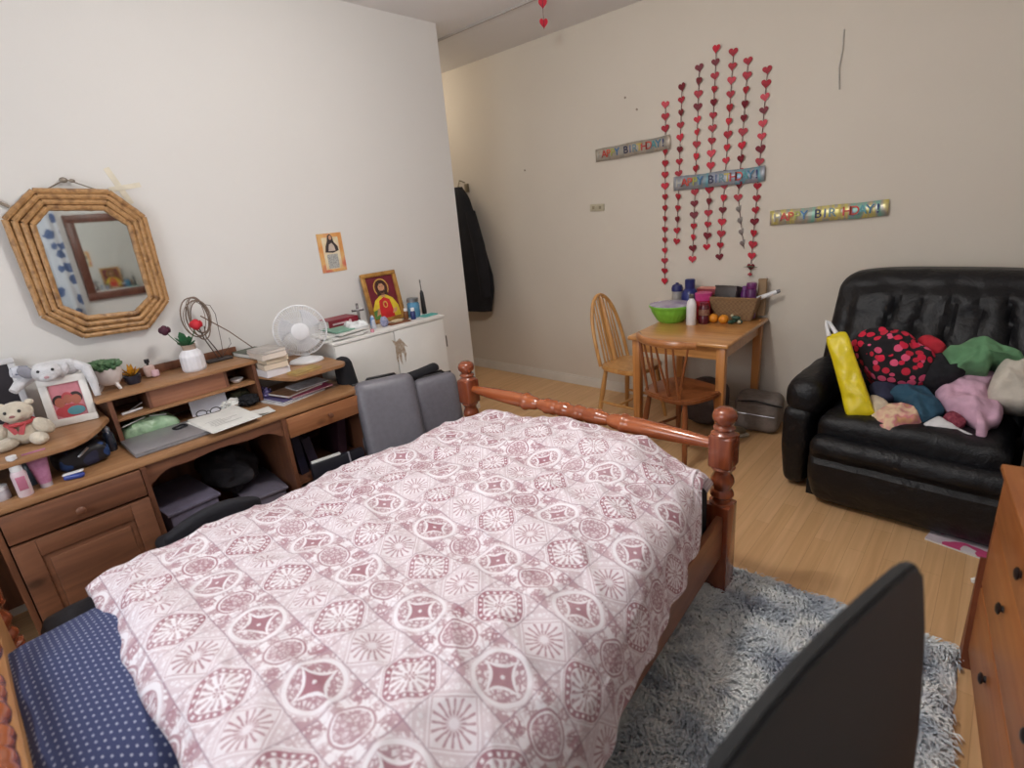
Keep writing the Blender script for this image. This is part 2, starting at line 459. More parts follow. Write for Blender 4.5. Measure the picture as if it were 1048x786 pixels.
struct('trim_1', MB().bx(-5.2, .75, 3.14, 3.155, H - .012, H), M('ceiling_seam', (176, 170, 166), .7, var=.02), 'thin raised seam across the ceiling', 'ceiling seam')

# ------------------------------------------------------------------ bed
m_bed = WOOD('varnished_pine_red', (150, 78, 46), (116, 54, 32), 'Z', .22, coat=.6, knots=False)
m_bedx = WOOD('varnished_pine_rail', (172, 94, 50), (138, 66, 34), 'X', .2, coat=.6, knots=False)
m_bedy = WOOD('pine_side_rail', (146, 92, 62), (118, 70, 46), 'Y', .4)
bed = thing('double_bed', 'varnished pine double bed with turned posts standing on the laminate floor', 'bed', (0, 0, 0))
POST = [(.0, .826), (.022, .824), (.038, .812), (.043, .795), (.041, .778), (.030, .765), (.026, .758), (.036, .752), (.039, .744), (.033, .736), (.036, .730), (.046, .722), (.046, .712)]
TURN = [(.040, .585), (.046, .575), (.036, .562), (.033, .548), (.042, .530), (.045, .512), (.036, .492), (.034, .482), (.043, .468), (.045, .455), (.034, .442), (.036, .43), (.046, .425), (.047, .415)]
def post(x, y, k=1.0):
    mb = MB()
    mb.lathe([(r * 1.08, z * k) for r, z in POST], (x, y, 0), 20)
    mb.box((x, y, .65 * k), (.092, .092, .14 * k), bev=.012, seg=3)
    mb.lathe([(r * 1.02, z * k) for r, z in TURN], (x, y, 0), 20)
    mb.box((x, y, .209 * k), (.092, .092, .418 * k), bev=.006)
    return mb.build('bed_post', m_bed, bed)
FX0, FX1, FY = -2.15, -.70, 1.885
post(FX0, FY); post(FX1, FY)
HX0, HX1, HY = -2.17, -.58, -.17
post(HX0, HY, 1.0); post(HX1, HY, 1.0)
def turned_rail(x0, x1, y, z, name):
    L = x1 - x0; n = 140; prof = []
    def rad(t):
        a = abs(t - .5) * 2          # 0 centre, 1 ends
        if a > .42: r = .019 + .020 * math.sin(min(1, (1 - a) / .58) * PI / 2) ** .8
        else: r = .036 - .004 * math.cos(a / .42 * PI * 3)
        for c, w, d in ((.42, .02, .008), (.30, .016, -.007), (.22, .02, .006), (.12, .016, -.007), (.05, .015, .008)):
            r += d * math.exp(-((a - c) / w) ** 2)
        return r
    for i in range(n + 1): prof.append((rad(i / n), i / n * L))
    return MB().lathe(prof, (x0, y, z), 18, (0, PI / 2, 0)).build(name, m_bedx, bed)
turned_rail(FX0 + .04, FX1 - .04, FY, .665, 'foot_rail')
turned_rail(HX0 + .04, HX1 - .04, HY - .012, .69, 'head_rail')
MB().bx(FX0 + .04, FX1 - .04, FY - .014, FY + .014, .20, .40, bev=.005).build('foot_board', m_bedx, bed)
MB().bx(HX0 + .04, HX1 - .04, HY - .014, HY + .026, .24, .615, bev=.008).build('head_board', WOOD('pale_pine_board', (196, 148, 98), (170, 118, 72), 'X', .4), bed)
def side_rail(x0, y0, x1, y1):
    mb = MB(); a = math.atan2(x1 - x0, y0 - y1); L = math.hypot(x1 - x0, y1 - y0)
    mb.box(((x0 + x1) / 2, (y0 + y1) / 2, .285), (.028, L, .185), (0, 0, a), bev=.005)
    return mb.build('side_rail', m_bedy, bed)
side_rail(FX1 + .01, FY - .02, HX1 + .01, HY + .02); side_rail(FX0 - .01, FY - .02, HX0 - .01, HY + .02)
MB().bx(FX0 + .02, FX1 - .03, HY + .02, FY - .02, .20, .225).build('slat_base', m_bedy, bed)

def mat_fn(p): return (p.x * (1 + .04 * (.95 - p.y - .0) / 1.9) if p.x > 0 else p.x, p.y, p.z)
m_mat = M('black_mattress_ticking', (26, 24, 30), .8, bump=.2)
tag(MB().puffy((-1.395, .875, .382), (1.35, 1.91, .305), .05, 14, fn=mat_fn).build('mattress', m_mat),
    'black-sided mattress lying on the bed base under the patterned duvet', 'mattress')

def lerp(a, b, t): return a + (b - a) * t
def interp(tab, x):
    if x <= tab[0][0]: return tab[0][1]
    for (a, va), (b, vb) in zip(tab, tab[1:]):
        if x <= b: return lerp(va, vb, (x - a) / (b - a))
    return tab[-1][1]
HEMX = [(.0, -.43), (.1, -.44), (.7, -.50), (.92, -.545), (1.1, -.57), (1.33, -.605), (1.6, -.66), (1.7, -.705), (1.86, -.73)]
HEMZ = [(.0, .37), (1.2, .39), (1.5, .40), (1.62, .43), (1.68, .53), (1.74, .565), (1.86, .56)]
def cr(P, t):
    n = len(P) - 1; u = min(t * n, n - 1e-6); i = int(u); f = u - i
    p0, p1, p2, p3 = P[max(0, i - 1)], P[i], P[i + 1], P[min(n, i + 2)]
    return .5 * ((2 * p1) + (p2 - p0) * f + (2 * p0 - 5 * p1 + 4 * p2 - p3) * f * f + (3 * p1 - p0 - 3 * p2 + p3) * f ** 3)
NU, NV = 190, 210
_d = {}
def duvet_pt(a, b):
    key = (round(a * NU), round(b * NV))
    if key in _d: return _d[key]
    y = lerp(.055, 1.835, b)
    hx, hz = interp(HEMX, y), interp(HEMZ, y)
    lx = -2.06 - .02 * max(0, 1 - y / .8) + .03 * math.sin(y * 5.0) + .02 * math.sin(y * 11)
    cz = .645 + .012 * math.sin(y * 4.2 + .5) + .028 * math.exp(-((y - 1.68) / .16) ** 2)
    P = [V((lx - .03, y, .47)), V((lx, y, .535)), V((lx + .10, y, .600 + .015 * max(0, 1 - y / .9))), V((lx + .33, y, .628)), V((-1.35, y, cz)), V((lerp(-1.35, hx, .5), y, cz + .005)),
         V((hx - .20, y, .632)), V((hx - .085, y, max(.585, hz))), V((hx - .022, y, lerp(hz, .60, .45))), V((hx, y, hz))]
    p = cr(P, a)
    # rounded ends
    e0 = max(0, 1 - b / .05); e1 = max(0, 1 - (1 - b) / .035)
    p.z += .015 * math.exp(-((y - .14) / .12) ** 2) * (1 if .05 < a < .9 else .4)
    p.z -= .045 * e0 ** 2 + .05 * e1 ** 2
    p.y += -.03 * (1 - (1 - e0) ** 2) * 0
    q = V((p.x * 1.0, p.y * 1.0, p.z))
    w = .020 * noise.noise(q * 2.6 + V((3, 1, 0))) + .012 * noise.noise(q * 6 + V((1, 7, 2)))
    d = q.x * .55 + q.y * .85
    rid = 1 - abs(noise.noise(V((q.x * 3 - q.y * 1.2, q.y * 7 + q.x * 2.4, 4)))) * 2
    w += .013 * max(0, rid) ** 2 + .010 * max(0, 1 - abs(noise.noise(V((q.x * 5 + q.y * 2, q.y * 3 - q.x * 3, 9)))) * 3)
    w += .006 * noise.noise(q * 15)
    k = 1.0
    if a > .86: # hanging side: push folds sideways
        p.x += .022 * noise.noise(V((y * 10, a * 3, 5))) * (a - .86) / .14
        p.z += .006 * noise.noise(V((y * 7, 2, 9)))
        k = .5
    if a < .08: p.x += .02 * noise.noise(V((y * 6, 4, 1)))
    p.y += (.018 * noise.noise(V((p.x * 5, 3, 2)))) if b < .02 or b > .98 else 0
    p.z += w * k
    _d[key] = p
    return p
_al = {}
def duvet_uv(a, b):
    i, j = round(a * NU), round(b * NV)
    if j not in _al:
        L = [0]
        for k in range(NU): L.append(L[-1] + (V(duvet_pt((k + 1) / NU, b)) - V(duvet_pt(k / NU, b))).length)
        mid = L[NU // 2]; xm = duvet_pt(.5, b).x
        _al[j] = [v - mid + xm for v in L]
    return (_al[j][i], lerp(.055, 1.835, b) * 1.02)
dv = MB().grid(duvet_pt, NU, NV, uvfn=duvet_uv).build('duvet', duvet_material(), ang=0)
md = dv.modifiers.new('thickness', 'SOLIDIFY'); md.thickness = .045; md.offset = -1
tag(dv, 'white duvet with a crimson tile medallion print spread over the bed', 'duvet')

def pil_fn(p):
    k = (1 - (abs(p.x) / .40) ** 3 * .75) * (1 - (abs(p.y) / .22) ** 3 * .7)
    return (p.x, p.y * (1 + .06 * (abs(p.x) / .4) ** 2), p.z * max(.12, k) + .008 * noise.noise(p * 9))
tag(MB().puffy((0, 0, 0), (.78, .38, .17), .08, 22, fn=pil_fn).build('pillow', pillow_material(), loc=(-1.50, .035, .548), rot=(R(-3), 0, R(2)), ang=0),
    'navy pillow with rows of white dashes at the head of the bed', 'pillow')

# ------------------------------------------------------------------ shaggy rug
m_rug = ramp_noise_material('shag_grey_blue', [(.32, (112, 122, 144)), (.45, (190, 200, 210)), (.57, (238, 242, 242)), (.70, (150, 160, 178))], 4.5, 5, .95, constant=False, sheen=.3)
rug = MB()
RX0, RX1, RY0, RY1 = -1.0, .085, .35, 2.05
def rug_pt(a, b):
    x, y = lerp(RX0, RX1, a), lerp(RY0, RY1, b)
    e = min(1, min(a, 1 - a) * 25, min(b, 1 - b) * 30)
    return V((x + .07 * max(0, (RY1 - y)) * .35 * a + .008 * noise.noise(V((y * 14, 2, 0))), y + .01 * noise.noise(V((x * 12, 5, 0))), .003 + e * (.017 + .006 * noise.noise(V((x * 9, y * 9, 0))))))
rug.grid(rug_pt, 70, 100)
rr = random.Random(3)
for k in range(21000):
    a, b = rr.uniform(.1, 1), rr.random()
    p = rug_pt(a, b); ang = noise.noise(V((p.x * 5, p.y * 5, 1))) * 4 + rr.uniform(-.8, .8) - .6
    L = rr.uniform(.022, .045); w = rr.uniform(.002, .0045)
    d = V((math.cos(ang), math.sin(ang), 0)); sd = V((-d.y, d.x, 0)) * w
    q1 = p + d * L * .5 + V((0, 0, rr.uniform(.012, .022))); q2 = p + d * L + V((0, 0, rr.uniform(.004, .016)))
    vs = [rug.bm.verts.new(v) for v in (p - sd, p + sd, q1 + sd, q1 - sd, q2)]
    rug.bm.faces.new(vs[:4]); rug.bm.faces.new((vs[3], vs[2], vs[4]))
tag(rug.build('shaggy_rug', m_rug, ang=0), 'grey-blue shaggy rug on the laminate beside the bed', 'rug')

# ------------------------------------------------------------------ desk with hutch
m_pine = WOOD('desk_pine_top', (168, 126, 88), (142, 100, 66), 'Y', .4)
m_pinev = WOOD('desk_pine_front', (130, 86, 62), (102, 66, 48), 'Y', .45)
m_pinez = WOOD('desk_pine_upright', (126, 82, 58), (100, 62, 45), 'Z', .45)
m_dark = M('desk_back_shadow', (58, 44, 40), .7)
desk = thing('writing_desk', 'pine pedestal desk with a low hutch standing along the white wall', 'desk', (0, 0, 0))
DX = -2.6; DT = .72; DY0, DY1 = -.50, 1.475
MB().bx(WL + .02, DX, DY0, DY1, DT - .026, DT, bev=.006).build('desktop', m_pine, desk)
# left pedestal: sides, drawer, door
ped = MB()
ped.bx(-3.17, DX + .012, -.105, -.085, .0, DT - .026); ped.bx(-3.17, DX + .012, .375, .395, 0, DT - .026)
ped.bx(-3.17, DX + .012, -.45, -.43, 0, DT - .026)
ped.bx(-3.18, -3.16, -.45, DY1 - .02, .05, DT - .026)
ped.bx(-3.17, DX + .005, 1.0, 1.02, 0, DT - .026); ped.bx(-3.17, DX + .005, DY1 - .03, DY1 - .008, 0, DT - .026)
ped.bx(-3.17, DX, -.085, .375, .05, .07)
ped.build('carcass', m_pinez, desk)
dr = MB().bx(DX + .0, DX + .022, -.08, .372, .575, .692, bev=.004).build('drawer', m_pinev, desk)
MB().lathe([(.010, 0), (.008, .012), (.016, .02), (.017, .028), (.010, .034), (0, .035)], (DX + .022, .146, .622), 14, (0, PI / 2, 0)).build('knob', m_pinez, dr)
door = MB().bx(DX, DX + .020, -.08, .372, .08, .565, bev=.004)
for (y0, y1, z0, z1) in ((-.08, -.01, .08, .565), (.30, .372, .08, .565), (-.01, .30, .08, .15), (-.01, .30, .495, .565)):
    door.bx(DX + .018, DX + .028, y0, y1, z0, z1, bev=.003)
door.box((DX + .019, .145, .322), (.016, .27, .30), bev=.007)
door.build('door', m_pinev, desk)
# kneehole apron with curved lower edge
ap = [(.395, .694), (1.0, .694), (1.0, .60)]
for i in range(21):
    t = i / 20; y = lerp(.985, .41, t)
    z = .60 + .05 * (math.sin(min(1, min(t, 1 - t) * 6) * PI / 2)) + (.006 * math.cos(t * 4 * PI))
    ap.append((y, z))
ap.append((.395, .60))
Myz = Matrix(((0, 0, 1, DX - .03), (1, 0, 0, 0), (0, 1, 0, 0), (0, 0, 0, 1)))
MB().prism(ap, .018, Myz).build('apron', m_pinev, desk)
dr2 = MB().bx(DX - .004, DX + .016, 1.022, DY1 - .032, .585, .690, bev=.004).build('drawer', WOOD('desk_pine_drawer', (168, 114, 76), (138, 86, 54), 'Y', .4), desk)
MB().lathe([(.009, 0), (.007, .01), (.014, .018), (.013, .026), (0, .03)], (DX + .016, 1.25, .637), 14, (0, PI / 2, 0)).build('knob', m_pinez, dr2)
MB().bx(-3.17, DX - .02, 1.02, DY1 - .03, .30, .315).build('shelf', m_pinez, desk)
# hutch
HX = -2.91
def rounded_shelf(y0, y1, z, x_front, side):
    pts = [(-3.18, y0), (-3.18, y1)]
    n = 14
    for i in range(n + 1):
        t = i / n; y = lerp(y1, y0, t)
        e = min(1, t * 4.2) if side < 0 else min(1, (1 - t) * 4.2)
        x = x_front - .26 * (1 - math.sin(e * PI / 2))
        e2 = min(1, (1 - t) * 8) if side < 0 else min(1, t * 8)
        x -= .05 * (1 - math.sin(e2 * PI / 2)) if True else 0
        pts.append((x, y))
    return MB().prism(pts[::-1], .018, Matrix.Translation((0, 0, z - .018)), bev=.003)
rounded_shelf(-.42, .372, .867, -2.64, -1).build('side_shelf', m_pine, desk)
rounded_shelf(1.055, 1.465, .867, -2.655, 1).build('side_shelf', m_pine, desk)
for y in (.395, 1.045): MB().bx(-3.18, HX, y - .009, y + .009, DT, .94).build('hutch_upright', m_pinez, desk)
for y in (.55, .905): MB().bx(-3.17, HX - .03, y - .007, y + .007, .845, .94).build('hutch_divider', m_pinez, desk)
for y in (1.447, -.402): MB().bx(-3.17, -2.99, y - .007, y + .007, DT, .85).build('shelf_support', m_pinez, desk)
MB().bx(-3.185, HX + .01, .345, 1.072, .938, .957, bev=.005).build('hutch_top', m_pine, desk)
MB().bx(-3.17, HX - .01, .40, 1.04, .828, .843, bev=.003).build('hutch_shelf', m_pine, desk)
MB().bx(HX - .045, HX - .03, .557, .898, .845, .938).build('hutch_drawer', WOOD('hutch_front', (158, 108, 80), (132, 84, 62), 'Y', .4), desk)
MB().bx(-3.195, -3.182, .345, 1.072, .957, 1.0, bev=.003).bx(-3.195, -3.185, .345, 1.072, DT, .94).build('hutch_back', m_pinez, desk)

# ---- things on the left shelf and desk
m_white = M('white_plastic', (226, 226, 228), .35, var=.02)
m_plush = M('cream_plush', (214, 203, 184), .95, bump=.6, bscale=160, sheen=.4)
m_plushw = M('white_plush', (222, 222, 226), .95, bump=.6, bscale=160, sheen=.4)
m_black = M('black_plastic', (28, 27, 30), .4, var=.03)
m_blackcloth = M('black_cloth', (24, 24, 30), .9, bump=.25)
m_navy = M('navy_cloth', (40, 42, 66), .85, bump=.2)

fr = thing('photo_frame', 'white framed family photo leaning on the left desk shelf beside the cream teddy', 'photo frame', (-2.965, .262, .867), rot=(0, R(-9), R(-14)))
m_frame_w = M('white_frame', (232, 230, 226), .4, var=.02)
fmb = MB()
for (y0, y1, z0, z1) in ((-.085, .085, 0, .032), (-.085, .085, .183, .215), (-.085, -.055, .03, .185), (.055, .085, .03, .185)): fmb.bx(-.012, .012, y0, y1, z0, z1, bev=.004)
fmb.build('frame', m_frame_w, fr)
pm = MB().bx(-.008, 0, -.056, .056, .03, .185)
pmats = [M('photo_pink', (206, 130, 142), .4), M('photo_skin', (178, 104, 84), .4), M('photo_hair', (48, 34, 36), .4), M('photo_teal', (88, 150, 162), .4), M('photo_rose', (192, 74, 82), .4)]
Mx = lambda x, y, z: Matrix(((0, 0, 1, x), (1, 0, 0, y), (0, 1, 0, z), (0, 0, 0, 1)))
def circ(rx, ry, n=20, cx=0, cy=0): return [(cx + rx * math.cos(2 * PI * i / n), cy + ry * math.sin(2 * PI * i / n)) for i in range(n)]
for (y, z, ry, rz, mi, l) in ((0, .06, .054, .03, 4, 0), (-.03, .11, .024, .026, 2, 1), (.028, .115, .024, .026, 2, 1), (0, .12, .02, .024, 4, 2), (-.03, .102, .018, .022, 1, 3), (.028, .106, .018, .022, 1, 3), (0, .112, .016, .02, 1, 4), (.018, .058, .032, .02, 3, 5)):
    pm.prism(circ(ry, rz), .0004, Mx(.0002 + l * .0003, y, z), mi=mi)
pm.build('photo', pmats, fr)
MB().box((-.05, 0, .07), (.008, .05, .15), (0, R(28), 0)).build('easel_leg', m_black, fr)

df = thing('photo_frame', 'dark picture in a white frame behind the cream teddy at the left edge', 'photo frame', (-3.12, .06, .867), rot=(0, R(-8), R(-4)))
f2 = MB()
for (y0, y1, z0, z1) in ((-.14, .09, 0, .025), (-.14, .09, .29, .315), (-.14, -.115, .02, .29), (.065, .09, .02, .29)): f2.bx(-.012, .012, y0, y1, z0, z1, bev=.004)
f2.build('frame', M('pale_grey_frame', (206, 206, 210), .4, var=.03), df)
MB().bx(-.008, .002, -.118, .068, .02, .295).build('photo', M('dark_photo', (44, 40, 48), .3), df)

td = thing('teddy_bear', 'cream teddy bear with a red ribbon sitting on the left desk shelf', 'soft toy', (-2.86, .09, .867), R(-18)); td.scale = (1.2, 1.2, 1.12)
MB().ell((0, 0, .048), (.042, .052, .05), amp=.08).build('body', m_plush, td)
hd = MB().ell((.008, .0, .122), (.040, .046, .038), amp=.05).ell((.042, 0, .114), (.018, .022, .016)).build('head', m_plush, td)
MB().ell((.058, 0, .119), (.005, .008, .005)).build('nose', M('toy_nose', (150, 90, 92), .5), hd)
for s in (-1, 1):
    MB().ell((-.005, s * .038, .148), (.011, .013, .011)).build('ear', m_plush, hd)
    MB().ell((.042, s * .018, .132), (.005, .005, .006)).build('eye', m_black, hd)
    MB().ell((.02, s * .058, .058), (.022, .024, .036), (R(s * 35), 0, 0)).build('arm', m_plush, td)
    MB().ell((.045, s * .042, .022), (.045, .025, .022), (0, 0, R(s * 25))).build('leg', m_plush, td)
rb = MB().tube([V((.012 + .036 * math.cos(a), .036 * math.sin(a), .085)) for a in [i * PI / 10 for i in range(20)]], .007, 6, True)
rb.box((.05, .012, .07), (.004, .014, .045), (R(-20), R(-15), 0)).box((.05, -.014, .072), (.004, .014, .04), (R(25), R(-15), 0)).ell((.05, 0, .086), (.006, .02, .008))
rb.build('ribbon', M('red_ribbon', (176, 62, 66), .6), td)

dg = thing('plush_dog', 'floppy white plush dog draped over the top of the white photo frame', 'soft toy', (-3.01, .245, 1.08), R(-14))
MB().puffy((-.01, .02, .035), (.08, .17, .07), .034, 12, fn=lambda p: (p.x, p.y, p.z + .006 * noise.noise(p * 30))).build('body', m_plushw, dg)
hd = MB().ell((.045, -.005, .035), (.05, .052, .04), amp=.05).ell((.085, 0, .02), (.022, .03, .02)).build('head', m_plushw, dg)
MB().ell((.107, 0, .024), (.005, .009, .006)).build('nose', M('toy_pink', (206, 160, 168), .6), hd)
for s in (-1, 1):
    MB().ell((.088, s * .024, .05), (.005, .006, .006)).build('eye', m_black, hd)
MB().ell((.05, -.068, .05), (.012, .024, .032), (R(40), 0, 0)).build('ear', M('grey_plush', (150, 150, 160), .95, bump=.5), hd)
MB().ell((.03, .05, .03), (.02, .018, .035), (R(-30), 0, 0)).build('ear', m_plushw, hd)
MB().tube([(0, .09, .04), (.02, .125, .02), (.03, .135, -.04), (.035, .135, -.11)], [.022, .022, .018, .012], 10).build('leg', m_plushw, dg)
MB().tube([(.0, -.07, .02), (.03, -.11, .0), (.05, -.13, -.02)], [.022, .02, .016], 10).build('leg', m_plushw, dg)
pt = MB().tube([(.0, -.07, .045), (.01, -.10, .05), (.02, -.12, .055)], [.026, .028, .02], 10)
pt.build('leg', ramp_noise_material('spotted_plush', [(0, (205, 208, 218)), (.6, (110, 115, 140))], 40, 1, .95), dg)

b1 = thing('lotion_bottle', 'white pump lotion bottle with a pink label at the left end of the desk', 'bottle', (-2.66, .02, DT))
MB().lathe([(.022, 0), (.024, .004), (.024, .09), (.02, .103), (.012, .108), (0, .108)], seg=18).build('body', M('pink_white_plastic', (214, 190, 200), .3, c2=(226, 216, 220)), b1)
MB().bx(.02, .0255, -.014, .014, .03, .085, bev=.002).build('bottle_label', M('pink_label', (196, 120, 146), .4), b1)
MB().lathe([(.019, .105), (.019, .128), (.01, .132), (.009, .15), (.016, .152), (.016, .166), (0, .168)], seg=18).build('pump_cap', m_white, b1)
b2 = thing('cream_tube', 'pink squeeze tube of cream standing on its cap beside the lotion bottle', 'tube', (-2.69, .085, DT))
t = MB()
prof = []
for i in range(12):
    k = i / 11; prof.append((k, lerp(.02, .004, k ** 1.4), lerp(.02, .036, k)))
def tube_pt(a, b):
    k, dx, dy = b, lerp(.021, .003, b ** 1.3), lerp(.021, .036, b)
    an = a * 2 * PI
    return V((dx * math.cos(an), dy * math.sin(an), .018 + .125 * k))
t.grid(tube_pt, 24, 12); t.bx(-.003, .003, -.036, .036, .142, .152)
t.build('body', M('pink_tube', (186, 128, 160), .35, c2=(160, 96, 130), scale=30), b2)
MB().lathe([(.02, 0), (.02, .018), (0, .018)], seg=18).build('cap', M('clear_cap', (190, 180, 188), .2), b2)
b3 = thing('shampoo_bottle', 'dark teal bottle standing behind the pink cream tube', 'bottle', (-2.765, .055, DT))
MB().lathe([(.02, 0), (.022, .005), (.022, .085), (.012, .1), (0, .1)], seg=18).build('body', M('dark_teal_plastic', (60, 72, 84), .3), b3)
MB().lathe([(.011, .098), (.011, .12), (0, .12)], seg=14).build('cap', m_black, b3)
b4 = thing('round_jar', 'small pale jar at the very left edge of the desk', 'jar', (-2.70, -.045, DT))
MB().lathe([(.024, 0), (.026, .004), (.026, .035), (.022, .04), (0, .04)], seg=18).build('body', M('pale_jar', (196, 190, 196), .3), b4)
MB().lathe([(.026, .04), (.026, .055), (0, .056)], seg=18).build('lid', m_white, b4)
tbm = thing('stapler', 'small blue and white plastic gadget lying near the front of the desk', 'gadget', (-2.665, .172, DT), R(65))
MB().puffy((0, 0, .012), (.07, .028, .022), .01, 8).build('body', M('blue_plastic', (50, 70, 150), .3), tbm)
MB().puffy((.0, 0, .027), (.072, .02, .008), .004, 6, (0, R(-6), 0)).build('cover', m_white, tbm)
bag = thing('wash_bag', 'black and navy zipped pouch lying on the desk under the left shelf', 'pouch', (-2.80, .225, DT), R(6))
MB().puffy((0, 0, .048), (.12, .19, .092), .03, 14, fn=lambda p: (p.x + .006 * noise.noise(p * 22), p.y, p.z * (1 - .25 * (abs(p.y) / .1) ** 2) + .005 * noise.noise(p * 25))).build('body', ramp_noise_material('pouch_fabric', [(.0, (34, 38, 64)), (.45, (22, 22, 28)), (.62, (30, 60, 110))], 9, 2, .5), bag)
MB().tube([(.058, -.02, .06), (.062, 0, .075), (.06, .02, .088)], .005, 6).build('zip', M('zip_metal', (170, 170, 175), .3, .9), bag)
sp = thing('spray_can', 'glossy black bottle standing between the left shelf and the hutch', 'bottle', (-2.885, .345, DT))
MB().lathe([(.02, 0), (.022, .004), (.022, .075), (.017, .09), (.012, .094), (0, .094)], seg=18).build('body', M('gloss_navy_black', (34, 40, 56), .15, coat=.4), sp)
MB().lathe([(.015, .092), (.016, .11), (.008, .118), (0, .118)], seg=16).build('cap', M('silver_cap', (150, 155, 165), .25, .8), sp)

lt = thing('laptop', 'closed grey laptop lying on the desk in front of the hutch', 'laptop', (-2.787, .565, DT), 0)
m_alu = M('grey_aluminium', (150, 148, 152), .4, .25, var=.02)
MB().box((0, 0, .008), (.262, .36, .014), bev=.005).build('base', M('laptop_base', (150, 150, 154), .4, .3), lt)
MB().box((-.002, 0, .0185), (.262, .36, .006), bev=.0025).build('lid', m_alu, lt)
tag(MB().tube([V((.022 * math.cos(a), .03 * math.sin(a), .004 + .002 * math.sin(3 * a))) for a in [i * PI / 14 for i in range(28)]], .0045, 8, True).build('hair_tie', m_blackcloth, loc=(-2.835, .615, DT + .0225)), 'black hair tie lying on the closed laptop', 'hair tie')
gb = thing('carrier_bag', 'crumpled pale green plastic bag of papers inside the hutch', 'bag', (-2.99, .52, DT))
MB().bulge([(.05, -.11, .012), (.055, .0, .012), (.05, .12, .012), (-.06, .13, .012), (-.08, 0, .012), (-.06, -.11, .012)], .062, seed=4, amp=.012, freq=26).build('body', ramp_noise_material('green_plastic', [(.3, (128, 168, 128)), (.55, (160, 190, 156)), (.75, (84, 110, 88))], 14, 3, .35, constant=False), gb)
MB().box((.02, -.06, .075), (.05, .10, .004), (R(8), R(-18), R(10))).box((.0, .05, .07), (.05, .07, .004), (R(-12), R(-20), 0)).build('paper', M('paper_white', (226, 226, 226), .7, var=.02), gb)
m_paper = M('paper_sheet', (228, 228, 224), .7, var=.02)
m_print = M('grey_print', (178, 178, 178), .7)
def flatquad(pts, th=.0015):
    mb = MB(); t = bmesh.new()
    a = [t.verts.new(V(p)) for p in pts]; b = [t.verts.new(V(p) + V((0, 0, th))) for p in pts]
    t.faces.new(a[::-1]); t.faces.new(b)
    for i in range(4): t.faces.new((a[i], a[(i + 1) % 4], b[(i + 1) % 4], b[i]))
    bmesh.ops.recalc_face_normals(t, faces=t.faces); mb._merge(t); return mb
pp = thing('paper_letter', 'white printed letter sheets lying over the right edge of the laptop', 'paper', (-2.745, .79, DT + .0228), R(2))
MB().box((0, 0, .004), (.30, .235, .004), (0, R(.8), 0)).box((.005, -.006, .0015), (.30, .235, .0015), (0, 0, R(3))).build('sheet', m_paper, pp)
pr_ = MB()
for i in range(10):
    if i == 4: continue
    pr_.box((-.12 + i * .022, -.01 - .02 * (i % 3), .0063), (.004, .13 - .03 * (i % 3), .0004), (0, R(.8), 0))
pr_.build('print', m_print, pp)
nt_ = thing('paper_note', 'small folded white note on the desk beside the letter', 'paper', (-2.73, .965, DT + .0008), R(-8))
MB().box((0, 0, .003), (.13, .10, .002), (R(3), R(-2), 0)).box((.01, .0, .010), (.11, .095, .002), (R(-6), R(-3), R(6))).build('sheet', m_paper, nt_)
wp = thing('paper_card', 'white card propped upright at the back of the hutch', 'card', (-2.99, .82, DT + .002), rot=(0, R(-20), R(-12)))
MB().bx(-.002, .002, -.10, .075, 0, .108).build('sheet', M('paper_blue_white', (222, 222, 232), .7, var=.02), wp)
tag(MB().ell((0, 0, .024), (.038, .05, .026), amp=.45, freq=3.2, sub=4, seed=3).build('tissue', m_paper, loc=(-2.96, .90, DT)), 'crumpled white tissue on the desk inside the hutch', 'tissue')
gl = thing('eyeglasses', 'dark framed eyeglasses folded on top of the letter', 'glasses', (-2.915, .775, DT + .032), R(75))
for s in (-1, 1):
    MB().tube([V((s * .032 + .024 * math.cos(a), 0, .0 + .017 * math.sin(a))) for a in [i * PI / 12 for i in range(24)]], .0028, 6, True).build('rim', m_black, gl)
MB().tube([(-.008, 0, .004), (0, .003, .008), (.008, 0, .004)], .0022, 6).build('bridge', m_black, gl)
MB().tube([(-.056, 0, .004), (-.05, -.03, .0), (.02, -.036, -.006)], .0022, 6).tube([(.056, 0, .004), (.05, -.025, .0), (-.02, -.03, -.002)], .0022, 6).build('temple', m_black, gl)
tag(MB().ell((0, 0, .03), (.045, .065, .032), amp=.3, freq=3, sub=4, seed=8).build('olive_pouch', M('olive_cloth', (92, 90, 66), .9, bump=.3), loc=(-3.06, .985, DT)), 'olive cloth pouch by the right end of the hutch', 'pouch')
tag(MB().ell((0, 0, .028), (.06, .05, .03), amp=.35, freq=3, sub=4, seed=5).build('dark_cloth', m_blackcloth, loc=(-2.935, .985, DT)), 'crumpled black cloth on the desk below the hutch end', 'cloth')
dish = thing('small_dish', 'small white dish on the hutch shelf at the right', 'dish', (-2.99, .97, .843))
MB().lathe([(0, .004), (.02, .003), (.032, .016), (.035, .022), (.033, .023), (.02, .010), (0, .009)], seg=20).build('dish_bowl', m_white, dish)
tag(MB().tube([(0, -.045, .006), (0, .045, .008)], [.007, .005], 8).build('pen', m_white, loc=(-2.97, .475, .843), rot=(0, 0, R(10))), 'white pen lying in the left cubby of the hutch', 'pen')
tag(MB().tube([(0, -.03, .004), (.0, .03, .03)], .0025, 6).build('wire_clip', M('clip_wire', (210, 210, 215), .3, .7), loc=(-3.0, .50, .843)), 'thin silver clip leaning in the left cubby of the hutch', 'clip')

